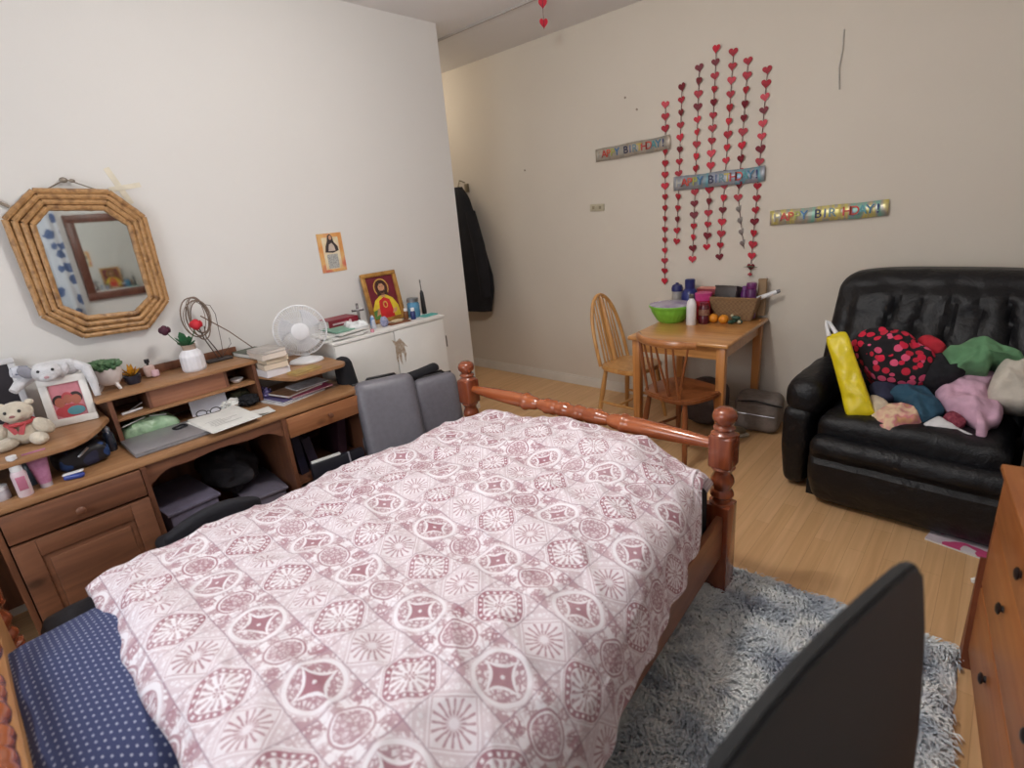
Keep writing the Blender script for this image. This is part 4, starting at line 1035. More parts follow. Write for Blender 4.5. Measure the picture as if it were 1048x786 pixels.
tag(MB().puffy((0, 0, .022), (.07, .21, .044), .018, 10, fn=lambda p: (p.x + .006 * noise.noise(p * 20), p.y, p.z + .006 * noise.noise(p * 18))).build('black_pouch', m_blackcloth, loc=(-2.51, 1.85, .70), rot=(R(8), 0, R(-16))), 'black pouch lying on top of the small suitcase', 'pouch')

# ------------------------------------------------------------------ on the white wall
mir = thing('wall_mirror', 'octagonal rattan framed mirror hanging on the white wall above the desk', 'mirror', (-3.165, .546, 1.53), 0)
OUT = [(-.13, .329), (.142, .315), (.253, .195), (.249, -.213), (.131, -.328), (-.127, -.316), (-.245, -.195), (-.253, .218)]
INN = [(-.103, .258), (.107, .246), (.187, .165), (.185, -.189), (.103, -.252), (-.091, -.238), (-.175, -.169), (-.170, .192)]
m_rat = ramp_noise_material('bamboo_cane', [(.35, (142, 104, 64)), (.5, (178, 136, 88)), (.7, (120, 84, 50))], 26, 4, .5, constant=False)
fm = MB()
for k in range(8):
    k2 = (k + 1) % 8
    for j, t in enumerate((.0, .33, .66, 1.0)):
        f = lambda A, B: (A[0] + (B[0] - A[0]) * t, A[1] + (B[1] - A[1]) * t)
        a = f(OUT[k], INN[k]); b = f(OUT[k2], INN[k2])
        r0 = .0125; xo = .006 * math.sin(t * PI) + .01
        pts = []; rs = []
        n = 12
        for i in range(n + 1):
            s = i / n; pts.append((xo, lerp(a[0], b[0], s), lerp(a[1], b[1], s))); rs.append(r0 * (1.12 if i in (4, 9) else 1))
        fm.tube(pts, rs, 8)
fm.prism([(y, z) for y, z in OUT], .012, Mx(-.014, 0, 0))
fm.build('frame', m_rat, mir)
mm, nt, b = newmat('mirror_silver'); b.inputs['Metallic'].default_value = 1; b.inputs['Base Color'].default_value = lin((226, 230, 228))
nz = nt.nodes.new('ShaderNodeTexNoise'); nz.inputs['Scale'].default_value = 4; mr = nt.nodes.new('ShaderNodeMapRange'); mr.inputs['To Min'].default_value = .015; mr.inputs['To Max'].default_value = .04
link(nt, nz.outputs['Fac'], mr.inputs['Value']); link(nt, mr.outputs['Result'], b.inputs['Roughness'])
MB().prism([(y * 1.02, z * 1.02) for y, z in INN], .004, Mx(.0, 0, 0)).build('mirror_glass', mm, mir)
MB().tube([(.0, -.10, .325), (-.005, -.02, .365), (-.005, 0, .372), (-.005, .02, .365), (.0, .12, .318)], .003, 6).ell((-.005, -.01, .372), (.008, .016, .012)).ell((-.004, .02, .368), (.006, .012, .008)).build('hanging_wire', M('twisted_wire', (140, 130, 118), .5, .4), mir)
tag(MB().tube([(0, 0, 0), (.004, -.04, .03), (.0, -.10, .045), (.0, -.30, .06)], .007, 8).build('wall_cable', M('grey_cable', (150, 136, 122), .5), loc=(-3.19, .325, 1.80)), 'grey brown cable on the white wall left of the mirror', 'cable')
m_tape = M('masking_tape', (222, 214, 194), .6, var=.04)
def strip(p, q, w, name, lab, off=0):
    (y0, z0), (y1, z1) = p, q; a = math.atan2(z1 - z0, y1 - y0); L = math.hypot(y1 - y0, z1 - z0)
    tag(MB().box((0, 0, 0), (.002, L, w)).build(name, m_tape, loc=(-3.199 + off, (y0 + y1) / 2, (z0 + z1) / 2), rot=(a, 0, 0)), lab, 'tape')
strip((.715, 1.955), (.775, 1.79), .026, 'masking_tape', 'cream tape strip slanting behind the mirror top right corner')
strip((.70, 1.857), (.835, 1.878), .022, 'masking_tape', 'short cream tape strip running level beside the mirror top', .002)
cd = thing('prayer_card', 'orange bordered prayer card with a robed figure taped on the white wall', 'card', (-3.197, 1.783, 1.325), 0)
pm = MB().bx(-.0015, .0015, -.084, .088, 0, .24, mi=0)
shp([(-.055, .018), (-.055, .215), (.06, .215), (.06, .018)], 4, 1)
shp([(-.035, .022), (-.035, .11), (.04, .11), (.04, .022)], 5, 2)
shp([(-.042, .125), (-.035, .16), (-.02, .19), (-.012, .225), (.005, .235), (.02, .22), (.026, .185), (.05, .155), (.052, .13), (.01, .118)], 6, 3)
shp(circ(.010, .014, cx=.006, cy=.212), 7, 4); shp([(-.02, .13), (-.01, .17), (.01, .18), (.025, .16), (.03, .13)], 7, 5)
pm.build('card', [ramp_noise_material('card_orange', [(.35, (218, 150, 84)), (.5, (222, 178, 116)), (.66, (206, 112, 90))], 9, 2, .5, constant=False), M('card_glow', (226, 214, 186), .5, c2=(214, 180, 124), scale=14), M('card_text', (190, 190, 186), .5, scale=160, var=.12), M('card_veil', (64, 54, 56), .5), M('card_skin', (206, 160, 130), .5), M('card_robe', (206, 190, 176), .5)], cd)

# ------------------------------------------------------------------ coat in the alcove
ct = thing('hanging_coat', 'long black coat hanging on the alcove wall beyond the white corner', 'coat', (-4.03, 3.70, 0))
m_coat = M('black_coat_wool', (24, 24, 30), .9, bump=.3)
def coat_pt(a, b):
    an = a * 2 * PI; z = lerp(.66, 1.86, b)
    w = interp([(0, .28), (.18, .34), (.3, .345), (.55, .27), (.75, .20), (.92, .13), (1, .05)], b)
    d = interp([(0, .075), (.5, .085), (.9, .06), (1, .03)], b)
    f = 1 + .05 * math.sin(an * 7 + b * 3) * (1 - b * .7)
    return V((w * math.cos(an) * f, d * math.sin(an) * f, z))
cb = MB().grid(coat_pt, 72, 30); cb.lathe([(.05, 1.86), (0, 1.862)], seg=12, sc=(1, .6, 1)); cb.lathe([(.26, .665), (0, .67)], seg=20, sc=(1, .25, 1))
cb.build('body', m_coat, ct)
MB().tube([(.17, -.03, 1.62), (.27, -.06, 1.3), (.31, -.07, 1.0), (.30, -.07, .82)], [.05, .062, .06, .05], 12).build('sleeve', m_coat, ct)
MB().tube([(-.17, -.03, 1.62), (-.27, -.06, 1.3), (-.31, -.07, 1.0), (-.30, -.07, .82)], [.05, .062, .06, .05], 12).build('sleeve', m_coat, ct)
MB().tube([(0, .0, 1.85), (0, .03, 1.92), (0, .10, 1.90)], .006, 8).box((0, .118, 1.85), (.05, .02, .08), bev=.004).build('hook', M('hook_brass', (150, 140, 120), .35, .7), ct)

# ------------------------------------------------------------------ table and chairs
m_tab = WOOD('table_beech', (206, 150, 90), (184, 126, 70), 'X', .28, coat=.35, knots=False)
m_tabl = WOOD('table_beech_leg', (200, 138, 78), (176, 114, 60), 'Z', .32, coat=.3, knots=False)
tb = thing('dining_table', 'small beech dining table standing against the cream heart wall', 'table', (-1.46, 3.40, 0), R(2))
TW, TD, TZ = .655, .80, .75
MB().box((0, 0, TZ - .014), (TW, TD, .028), bev=.010, seg=3).build('tabletop', m_tab, tb)
for sx in (-1, 1):
    for sy in (-1, 1):
        MB().box((sx * (TW / 2 - .05), sy * (TD / 2 - .05), (TZ - .028) / 2), (.055, .055, TZ - .028), bev=.006, taper=.85).build('leg', m_tabl, tb)
for s in (-1, 1):
    MB().box((0, s * (TD / 2 - .05), TZ - .068), (TW - .15, .02, .08)).build('apron', m_tab, tb)
    MB().box((s * (TW / 2 - .05), 0, TZ - .068), (.02, TD - .15, .08)).build('apron', m_tab, tb)

m_ch1 = WOOD('chair_pale_beech', (208, 158, 96), (186, 132, 72), 'Z', .3, coat=.3, knots=False)
m_ch2 = WOOD('chair_red_beech', (152, 92, 54), (124, 70, 40), 'Z', .32, coat=.3, knots=False)
def seat_mesh(w, d, z):
    pts = []
    for i in range(36):
        a = 2 * PI * i / 36; c, s = math.cos(a), math.sin(a)
        k = (abs(c) ** 3.2 + abs(s) ** 3.2) ** (-1 / 3.2)
        pts.append((w / 2 * c * k * (1 + .06 * s), d / 2 * s * k))
    return MB().prism(pts, .032, Matrix.Translation((0, 0, z - .032)), bev=.008)
def chair_legs(o, m, w, d, z, spl=.05):
    ends = {}
    for sx in (-1, 1):
        for sy in (-1, 1):
            a = V((sx * w * .34, sy * d * .33, z - .03)); b = V((sx * (w * .34 + spl), sy * (d * .33 + spl), 0))
            pts = [a.lerp(b, t) for t in (0, .15, .4, .55, .75, 1)]
            MB().tube(pts, [.014, .017, .020, .018, .017, .013], 10).build('leg', m, o); ends[sx, sy] = (a, b)
    for sx in (-1, 1):
        p = ends[sx, -1][0].lerp(ends[sx, -1][1], .62); q = ends[sx, 1][0].lerp(ends[sx, 1][1], .62)
        MB().tube([p, p.lerp(q, .5), q], [.009, .012, .009], 8).build('stretcher', m, o)
        ends[sx] = p.lerp(q, .5)
    MB().tube([ends[-1], ends[1]], .0095, 8).build('stretcher', m, o)
c1 = thing('dining_chair', 'pale beech hoop-back spindle chair at the left side of the table', 'chair', (-1.955, 3.345, 0), R(-95))
seat_mesh(.40, .39, .445).build('seat', m_ch1, c1)
chair_legs(c1, m_ch1, .40, .39, .445)
HW, HH, BY = .172, .50, -.150
def hoop(t):
    a = PI * t; x = HW * math.cos(a) * (1 - .04 * math.sin(a)); z = .44 + HH * (math.sin(a) ** .62 if 0 < t < 1 else 0)
    return V((x, BY - .13 * (z - .44) / HH, z))
MB().tube([hoop(i / 40) for i in range(41)], .014, 10).build('back_hoop', m_ch1, c1)
for k in range(7):
    x0 = (k - 3) * .037; tt = .5 - (k - 3) * .062; p = hoop(tt)
    if k == 3: MB().tube([V((x0, BY, .44)), V((x0, BY, .44)).lerp(p, .5), p], [.018, .026, .016], 8, flat=.3).build('splat', m_ch1, c1)
    else: MB().tube([V((x0, BY, .44)), V((x0, BY, .44)).lerp(p, .35), p], [.007, .008, .005], 7).build('spindle', m_ch1, c1)
c2 = thing('dining_chair', 'reddish beech chair with a curved top rail pushed in at the table front', 'chair', (-1.385, 2.985, 0), R(-17))
seat_mesh(.42, .40, .45).build('seat', m_ch2, c2)
chair_legs(c2, m_ch2, .42, .40, .45)
def rail(t):
    x = lerp(-.225, .225, t); return V((x, -.255 + .11 * (abs(x) / .225) ** 2.2, .80 - .008 * (abs(x) / .22) ** 2))
MB().tube([rail(i / 24) for i in range(25)], [.020 if 2 < i < 22 else .016 for i in range(25)], 10, flat=1.25).build('top_rail', m_ch1 if False else WOOD('chair_rail_beech', (184, 122, 72), (156, 96, 52), 'X', .28, coat=.35, knots=False), c2)
for (xb, tt) in ((-.13, .06), (-.13, .22), (-.05, .30), (-.05, .46), (.05, .54), (.05, .70), (.13, .78), (.13, .94)):
    MB().tube([V((xb, -.165, .445)), V((xb, -.165, .445)).lerp(rail(tt), .5) + V((0, -.006, 0)), rail(tt)], [.0085, .0085, .006], 7).build('spindle', m_ch2, c2)

# ---- on the table
bw = thing('salad_bowl', 'lime green lidded plastic bowl at the left of the table', 'bowl', (-1.715, 3.50, TZ), 0)
m_lime = M('lime_plastic', (128, 196, 66), .35, var=.03)
def bowl_pt(a, b):
    an = a * 2 * PI; r_ = interp([(0, .082), (.12, .098), (.6, .132), (1, .146)], b) * (1 + .012 * math.cos(an * 26) * (1 if .1 < b < .8 else 0))
    return V((r_ * math.cos(an), r_ * math.sin(an), .118 * b))
MB().grid(bowl_pt, 104, 16).lathe([(.082, 0), (0, .001)], seg=40).build('body', m_lime, bw)
MB().lathe([(.146, .108), (.153, .110), (.153, .122), (.146, .123)], seg=48).build('rim', m_lime, bw)
MB().lathe([(.149, .118), (.149, .126), (.11, .134), (0, .138)], seg=48).build('lid', M('lilac_lid', (176, 172, 190), .25, c2=(150, 130, 168), scale=9), bw)
wb_ = thing('water_bottle', 'white steel water bottle in front on the table', 'bottle', (-1.535, 3.435, TZ))
MB().lathe([(.030, 0), (.033, .004), (.033, .135), (.028, .16), (.016, .178), (.015, .185), (0, .185)], seg=24).build('body', M('white_steel', (226, 224, 226), .3, var=.02), wb_)
MB().lathe([(.016, .184), (.017, .207), (.012, .211), (0, .211)], seg=18).build('cap', M('grey_cap', (120, 118, 116), .3, .5), wb_)
sc_ = thing('sauce_jar', 'dark red sauce jar beside the white bottle', 'jar', (-1.475, 3.505, TZ))
MB().lathe([(.034, 0), (.036, .004), (.036, .045), (.03, .06), (.034, .085), (.034, .115), (.026, .128), (0, .128)], seg=22).build('body', M('dark_red_sauce', (92, 30, 40), .2), sc_)
MB().lathe([(.0358, .06), (.0362, .075), (.0358, .10)], seg=22).build('jar_label', M('jar_label', (150, 116, 92), .5, c2=(110, 52, 50), scale=60), sc_)
MB().lathe([(.028, .126), (.028, .145), (0, .146)], seg=18).build('lid', M('maroon_lid', (120, 40, 50), .3), sc_)
def orange(x, y, lab, r=.033):
    o = thing('orange', lab, 'fruit', (x, y, TZ), 0, 'oranges by the basket')
    MB().ell((0, 0, r * .95), (r, r, r * .95)).build('peel', M('orange_peel', (226, 142, 34), .45, var=.05, bump=.3, bscale=220), o)
    MB().ell((.0, 0, r * 1.9), (.004, .004, .003), sub=2).build('stalk', M('stalk_green', (80, 100, 40), .7), o)
orange(-1.425, 3.545, 'bright orange fruit next to the sauce jar')
orange(-1.352, 3.535, 'bright orange fruit next to the green vegetables')
vg = thing('green_chillies', 'small dark green vegetables at the basket front', 'vegetable', (-1.283, 3.555, TZ))
for (x, y, z, a) in ((0, 0, .02, 10), (.03, .0, .018, 60), (-.015, -.02, .016, -30), (.01, -.01, .044, 100)):
    MB().ell((x, y, z), (.014, .03, .015), (0, 0, R(a)), sub=2).build('pod', M('veg_green', (42, 74, 60), .4), vg)
MB().ell((.035, -.02, .02), (.012, .012, .012), sub=2).ell((-.02, .0, .055), (.01, .012, .01), sub=2).build('garlic', M('veg_cream', (206, 200, 170), .5), vg)

bs = thing('wicker_basket', 'brown wicker basket full of jars at the back right of the table', 'basket', (-1.335, 3.715, TZ), R(2))
mwk, nt, b = newmat('wicker_weave'); n = nt.nodes; tc = n.new('ShaderNodeTexCoord')
wv = n.new('ShaderNodeTexWave'); wv.bands_direction = 'Z'; wv.inputs['Scale'].default_value = 38; wv.inputs['Distortion'].default_value = 1.5
ck = n.new('ShaderNodeTexChecker'); ck.inputs['Scale'].default_value = 70
ck.inputs['Color1'].default_value = lin((146, 112, 76)); ck.inputs['Color2'].default_value = lin((112, 82, 54))
link(nt, tc.outputs['Object'], wv.inputs['Vector']); link(nt, tc.outputs['Object'], ck.inputs['Vector'])
mx = n.new('ShaderNodeMix'); mx.data_type = 'RGBA'; mx.inputs['B'].default_value = lin((164, 132, 96)); link(nt, ck.outputs['Color'], mx.inputs['A']); link(nt, wv.outputs['Fac'], mx.inputs['Factor'])
link(nt, mx.outputs['Result'], b.inputs['Base Color']); b.inputs['Roughness'].default_value = .8
bp = n.new('ShaderNodeBump'); bp.inputs['Strength'].default_value = .6; bp.inputs['Distance'].default_value = .006; link(nt, wv.outputs['Fac'], bp.inputs['Height']); link(nt, bp.outputs['Normal'], b.inputs['Normal'])
def basket_shell(w0, d0, w1, d1, h, th):
    mb = MB()
    def ring(w, d, z): return [V((-w / 2, -d / 2, z)), V((w / 2, -d / 2, z)), V((w / 2, d / 2, z)), V((-w / 2, d / 2, z))]
    t = bmesh.new()
    rs = [[t.verts.new(v) for v in ring(*q)] for q in ((w0, d0, 0), (w1, d1, h), (w1 - 2 * th, d1 - 2 * th, h), (w0 - 2 * th, d0 - 2 * th, th))]
    for a, b2 in zip(rs, rs[1:]):
        for i in range(4): t.faces.new((a[i], a[(i + 1) % 4], b2[(i + 1) % 4], b2[i]))
    t.faces.new(rs[0][::-1]); t.faces.new(rs[-1]); bmesh.ops.recalc_face_normals(t, faces=t.faces)
    bmesh.ops.bevel(t, geom=t.edges[:], offset=.004, segments=2, affect='EDGES')
    return mb._merge(t)
basket_shell(.235, .13, .325, .195, .155, .012).build('body', mwk, bs)
MB().tube([(-.16, -.095, .157), (.16, -.095, .157), (.16, .095, .157), (-.16, .095, .157)], .009, 8, True).build('rim', mwk, bs)
bxk = thing('dark_box', 'dark brown box tilted inside the wicker basket', 'box', (-1.40, 3.715, TZ + .11), rot=(R(-14), 0, R(-3)))
MB().box((0, 0, .055), (.15, .11, .10), bev=.004).build('body', M('dark_card', (62, 54, 52), .5), bxk)
MB().box((0, 0, .108), (.156, .116, .012), bev=.003).build('lid', M('dark_card2', (74, 64, 60), .5), bxk)
def bottle(name, lab, cat, loc, prof, m, capprof=None, mc=None, seg=20):
    o = thing(name, lab, cat, loc)
    MB().lathe(prof, seg=seg).build('body', m, o)
    if capprof: MB().lathe(capprof, seg=seg).build('cap', mc, o)
    return o
m_purp = M('purple_plastic', (92, 36, 92), .3)
bottle('purple_jar', 'tall purple jar with a screw lid standing in the basket', 'jar', (-1.235, 3.70, TZ + .014), [(.032, 0), (.034, .005), (.034, .185), (.03, .2), (0, .2)], m_purp, [(.031, .2), (.033, .203), (.033, .235), (.03, .24), (0, .24)], M('purple_lid', (112, 44, 104), .3))
bottle('purple_jar', 'short purple bottle leaning left of the tall purple jar', 'bottle', (-1.295, 3.745, TZ + .014), [(.024, 0), (.026, .005), (.026, .16), (.018, .185), (0, .185)], M('purple_plastic2', (108, 50, 116), .3), [(.016, .183), (.016, .21), (0, .211)], M('lilac_cap', (140, 90, 150), .3))
tu = thing('rolled_tube', 'white tube poking out of the right side of the basket', 'tube', (-1.20, 3.72, TZ + .145), rot=(0, R(-22), R(10)))
MB().lathe([(.015, 0), (.015, .125), (0, .125)], (0, 0, 0), 14, (0, PI / 2, 0)).build('body', m_white, tu)
MB().lathe([(.013, .125), (.011, .145), (0, .146)], (0, 0, 0), 14, (0, PI / 2, 0)).build('cap', M('grey_tip', (110, 110, 116), .4), tu)
bx2 = thing('kraft_carton', 'tan cardboard carton standing at the back of the basket', 'carton', (-1.185, 3.765, TZ + .014), R(5))
MB().box((0, 0, .13), (.05, .035, .24), bev=.002).build('body', M('kraft_card', (156, 128, 96), .7), bx2)
MB().box((0, 0, .254), (.052, .037, .008), bev=.001).build('flap', M('kraft_card', (156, 128, 96), .7), bx2)
m_blue = M('navy_bottle_plastic', (36, 44, 112), .3)
o = bottle('drink_bottle', 'large dark blue drinking bottle behind the white bottle', 'bottle', (-1.665, 3.695, TZ), [(.056, 0), (.06, .006), (.06, .15), (.05, .19), (.034, .205), (0, .205)], m_blue, [(.034, .2), (.036, .265), (.03, .272), (0, .272)], M('navy_cap', (40, 44, 104), .35), 26)
bottle('drink_bottle', 'grey bottle with a dark blue domed lid behind the green bowl', 'bottle', (-1.775, 3.72, TZ), [(.036, 0), (.038, .005), (.038, .18), (0, .18)], M('grey_frost', (168, 162, 158), .4), [(.04, .178), (.042, .20), (.034, .222), (.012, .232), (.012, .24), (0, .241)], M('navy_cap', (40, 44, 104), .35))
bottle('pink_tub', 'bright pink tub with a red lower half behind the sauce jar', 'tub', (-1.535, 3.63, TZ), [(.046, 0), (.05, .004), (.052, .14), (0, .14)], M('red_tub', (196, 48, 66), .35), [(.056, .138), (.058, .185), (.054, .19), (0, .19)], M('pink_lid', (214, 70, 140), .35))
rtb = thing('red_carton', 'flat dark red carton with a pale pink top at the back of the table', 'box', (-1.545, 3.75, TZ), R(2))
MB().box((0, 0, .10), (.16, .07, .20), bev=.003).build('body', M('dark_red_card', (140, 26, 44), .5), rtb)
MB().box((-.0, 0, .204), (.15, .068, .008), bev=.002).build('lid', M('salmon_card', (214, 140, 124), .6), rtb)
rs_ = thing('artificial_rose', 'tiny pink rose with a green leaf pinned below the garland end above the basket', 'flower', (-1.285, 3.80, 1.045))
mb = MB(); rose(mb, (0, 0, 0), .016); mb.build('bloom', M('rose_pink', (190, 70, 80), .6), rs_)
MB().tube([(-.045, 0, .05), (-.0, -.01, .056), (.05, 0, .048)], [.002, .016, .002], 8, flat=.3).build('leaf', M('leaf_dull', (70, 90, 66), .6), rs_)
MB().tube([(0, .01, 0), (0, .015, .05)], .002, 5).build('stem', M('stem_green', (70, 100, 60), .6), rs_)

# ---- under the table
gbag = thing('holdall_bag', 'grey holdall bag with a black strap under the right side of the table', 'bag', (-1.12, 3.64, 0), R(8)); gbag.scale = (.85, .85, .85)
MB().puffy((0, 0, .15), (.34, .30, .29), .06, 14, fn=lambda p: (p.x, p.y, p.z - .03 * max(0, p.z) * 4 * (p.x + .2) + .008 * noise.noise(p * 14))).build('body', M('grey_canvas', (134, 124, 118), .85, bump=.3), gbag)
MB().tube([(-.14, -.13, .26), (0, -.155, .285), (.14, -.14, .255), (.18, -.11, .24)], .013, 8, flat=.5).build('strap', m_black, gbag)
MB().tube([(-.13, -.156, .17), (.14, -.156, .16)], .004, 6).build('zip', M('zip_metal', (170, 170, 175), .3, .9), gbag)
dbag = thing('dark_rucksack', 'dark rucksack slumped on the floor under the middle of the table', 'bag', (-1.47, 3.55, 0), R(-12))
MB().puffy((0, 0, .17), (.30, .26, .34), .08, 14, fn=lambda p: (p.x, p.y, p.z * (1 - .2 * abs(p.x) / .15) + .012 * noise.noise(p * 11))).build('body', M('charcoal_canvas', (96, 86, 84), .9, bump=.3), dbag)
MB().tube([(-.06, -.13, .30), (-.07, -.16, .2), (-.06, -.14, .08)], .014, 6, flat=.4).build('strap', m_black, dbag)
shoe = thing('canvas_shoe', 'pale khaki shoe on the floor under the table', 'shoe', (-1.22, 3.36, 0), R(60))
MB().puffy((0, 0, .012), (.27, .095, .024), .012, 10, fn=lambda p: (p.x, p.y * (1 + .12 * math.sin(p.x * 14)), p.z)).build('sole', M('shoe_sole', (190, 182, 166), .7), shoe)
MB().puffy((0, 0, .05), (.25, .08, .07), .03, 12, fn=lambda p: (p.x, p.y, p.z * (1 - .55 * max(0, p.x / .125)) - .01 * max(0, p.x / .12))).build('upper', M('khaki_canvas', (140, 126, 104), .85), shoe)

# ------------------------------------------------------------------ heart garlands and banners
def heart_poly(s, n=28):
    P = []
    for i in range(n):
        t = 2 * PI * i / n
        P.append((s * 16 * math.sin(t) ** 3 / 32, s * (13 * math.cos(t) - 5 * math.cos(2 * t) - 2 * math.cos(3 * t) - math.cos(4 * t)) / 32))
    return P
m_h1 = M('red_foil', (176, 24, 46), .55, .0, var=.1, scale=30); m_h2 = M('dark_red_foil', (124, 18, 38), .55, .0, var=.1, scale=30); m_h3 = M('bright_red_foil', (200, 34, 58), .5, .0, var=.06, scale=30)
Mxz = Matrix(((1, 0, 0, 0), (0, 0, 1, 0), (0, 1, 0, 0), (0, 0, 0, 1)))
HM = []
for k, m in enumerate((m_h1, m_h2, m_h3)):
    o = MB().prism(heart_poly(.054), .0012, Mxz).build('heart', m, smooth=False); HM.append(o.data); bpy.data.objects.remove(o)
G = [(-1.925, 2.214, -1.925, .985, 17), (-1.805, 2.30, -1.83, 1.28, 14), (-1.685, 2.39, -1.705, 1.15, 17), (-1.575, 2.475, -1.60, 1.235, 17), (-1.465, 2.43, -1.505, 1.165, 17), (-1.372, 2.36, -1.395, 1.555, 11), (-1.253, 2.285, -1.287, 1.095, 17)]
GL = ['leftmost red heart garland on the cream wall', 'second red heart garland from the left', 'third red heart garland from the left',
      'tallest red heart garland, fourth from the left', 'fifth red heart garland from the left', 'short sixth heart garland ending in twisted silver backs', 'rightmost red heart garland hanging down to the basket']
rh = random.Random(11)
m_str = M('garland_thread', (96, 40, 48), .7)
for gi, (x0, z0, x1, z1, n) in enumerate(G):
    g = thing('heart_garland', GL[gi], 'garland', (x0, WB - .012, 0), 0, 'red heart garlands on the cream wall')
    MB().tube([(0, 0, z0), ((x1 - x0) * .5, 0, (z0 + z1) / 2), (x1 - x0, 0, z1 + .02)], .0022, 5).build('string', m_str, g)
    for k in range(n):
        t = k / (n - 1)
        h = bpy.data.objects.new('heart', HM[rh.choice((0, 0, 1, 2))]); COL.objects.link(h); h.parent = g
        h.location = ((x1 - x0) * t, -.004, lerp(z0, z1, t)); h.rotation_euler = (R(rh.uniform(-6, 6)), R(rh.uniform(-10, 10)), R(rh.uniform(-30, 30)))
        s = rh.uniform(.95, 1.12); h.scale = (s, 1, s)
    if gi == 5:
        me_h = None
        for k in range(4):
            h = bpy.data.objects.new('silver_heart', HM[0].copy()); h.data.materials.clear(); h.data.materials.append(M('silver_back', (176, 172, 172), .35, .6)); COL.objects.link(h); h.parent = g
            h.location = (x1 - x0 + .012 * (k + 1), -.006, z1 - .075 * (k + 1)); h.rotation_euler = (0, R(-14), R(68)); h['label'] = 'silver back of a heart turned edge-on'
        MB().tube([(x1 - x0, 0, z1), (x1 - x0 + .055, 0, z1 - .34)], .002, 5).build('string', m_str, g)
hp = thing('heart_pendant', 'pair of pink red hearts dangling on a thread from the ceiling', 'decoration', (-2.44, 3.15, 0), R(20))
MB().tube([(0, 0, H), (0, 0, 2.70)], .002, 5).build('string', m_str, hp)
for k, z in enumerate((2.845, 2.735)):
    h = bpy.data.objects.new('heart', HM[2]); COL.objects.link(h); h.parent = hp; h.location = (0, 0, z); h.rotation_euler = (0, 0, R(25 + 12 * k)); h.scale = (1.05, 1, 1.25)

def holo(name, stops, rough):
    m, nt, b = newmat(name); n = nt.nodes; tc = n.new('ShaderNodeTexCoord')
    mp = n.new('ShaderNodeMapping'); mp.inputs['Scale'].default_value = (7, 1, 2.2)
    link(nt, tc.outputs['Object'], mp.inputs['Vector'])
    nz = n.new('ShaderNodeTexNoise'); nz.inputs['Scale'].default_value = 1.5; nz.inputs['Detail'].default_value = 3; nz.inputs['Distortion'].default_value = 1.2; link(nt, mp.outputs['Vector'], nz.inputs['Vector'])
    c_ = n.new('ShaderNodeValToRGB'); e = c_.color_ramp.elements
    while len(e) < len(stops): e.new(.5)
    for i, (p, c) in enumerate(stops): e[i].position = p; e[i].color = lin(c)
    link(nt, nz.outputs['Fac'], c_.inputs['Fac']); link(nt, c_.outputs['Color'], b.inputs['Base Color'])
    b.inputs['Metallic'].default_value = .35; b.inputs['Roughness'].default_value = rough
    return m
LC = [(206, 196, 150), (200, 70, 62), (204, 92, 66), (170, 176, 90), (72, 120, 168), None, (52, 56, 84), (96, 112, 150), (110, 140, 150), (206, 186, 96), (196, 66, 66), (200, 78, 62), (88, 150, 156), (64, 120, 150), (44, 54, 110)]
TXT = 'HAPPY BIRTHDAY!'
def text_mesh(cu):
    t = bpy.data.objects.new('t', cu); COL.objects.link(t)
    dg_ = bpy.context.evaluated_depsgraph_get()
    me = bpy.data.meshes.new_from_object(t.evaluated_get(dg_)); bpy.data.objects.remove(t)
    return me
def banner(xc, zc, w, h, ang, m, lab, first):
    o = thing('birthday_banner', lab, 'banner', (xc, WB - .022, zc), rot=(0, R(-ang), 0), group='foil birthday banners')
    def bp_(a, b): return V(((a - .5) * w, .006 * math.sin(a * 9) - .002, (b - .5) * h + .002 * math.sin(a * 14)))
    s = MB().grid(bp_, 30, 2).build('foil_strip', m, o); s.modifiers.new('thickness', 'SOLIDIFY').thickness = .001
    for k, ch in enumerate(TXT):
        if ch == ' ': continue
        x = lerp(-.425, .425, k / (len(TXT) - 1)) * w
        cu = bpy.data.curves.new('letter', 'FONT'); cu.body = ch; cu.size = h * .80; cu.align_x = 'CENTER'; cu.align_y = 'CENTER'; cu.extrude = .0006; cu.offset = h * .012
        c = (186, 182, 172) if (k == 0) else LC[k]
        cu.materials.append(M('letter_%d' % k if k else 'letter_faint', c, .45, .1))
        l = bpy.data.objects.new('letter', text_mesh(cu)); COL.objects.link(l); l.parent = o
        l.location = (x, -.0115, 0); l.rotation_euler = (PI / 2, 0, 0)
banner(-2.198, 1.960, .625, .092, 1.5, holo('silver_foil_plain', [(.3, (150, 138, 122)), (.5, (184, 174, 160)), (.7, (160, 158, 150))], .45), 'dull silver birthday banner highest on the wall, left of the hearts', 0)
banner(-1.541, 1.685, .625, .094, .5, holo('silver_foil_blue', [(.25, (120, 128, 190)), (.4, (166, 172, 186)), (.55, (156, 160, 166)), (.66, (116, 176, 190)), (.78, (190, 160, 200))], .38), 'bluish silver birthday banner stuck across the heart garlands', 1)
banner(-.860, 1.420, .640, .090, 2.2, holo('silver_foil_rainbow', [(.22, (196, 120, 130)), (.34, (178, 164, 150)), (.45, (226, 214, 120)), (.55, (186, 176, 168)), (.66, (140, 200, 180)), (.78, (176, 150, 196))], .35), 'rainbow glinting silver birthday banner lowest on the wall above the recliner', 2)

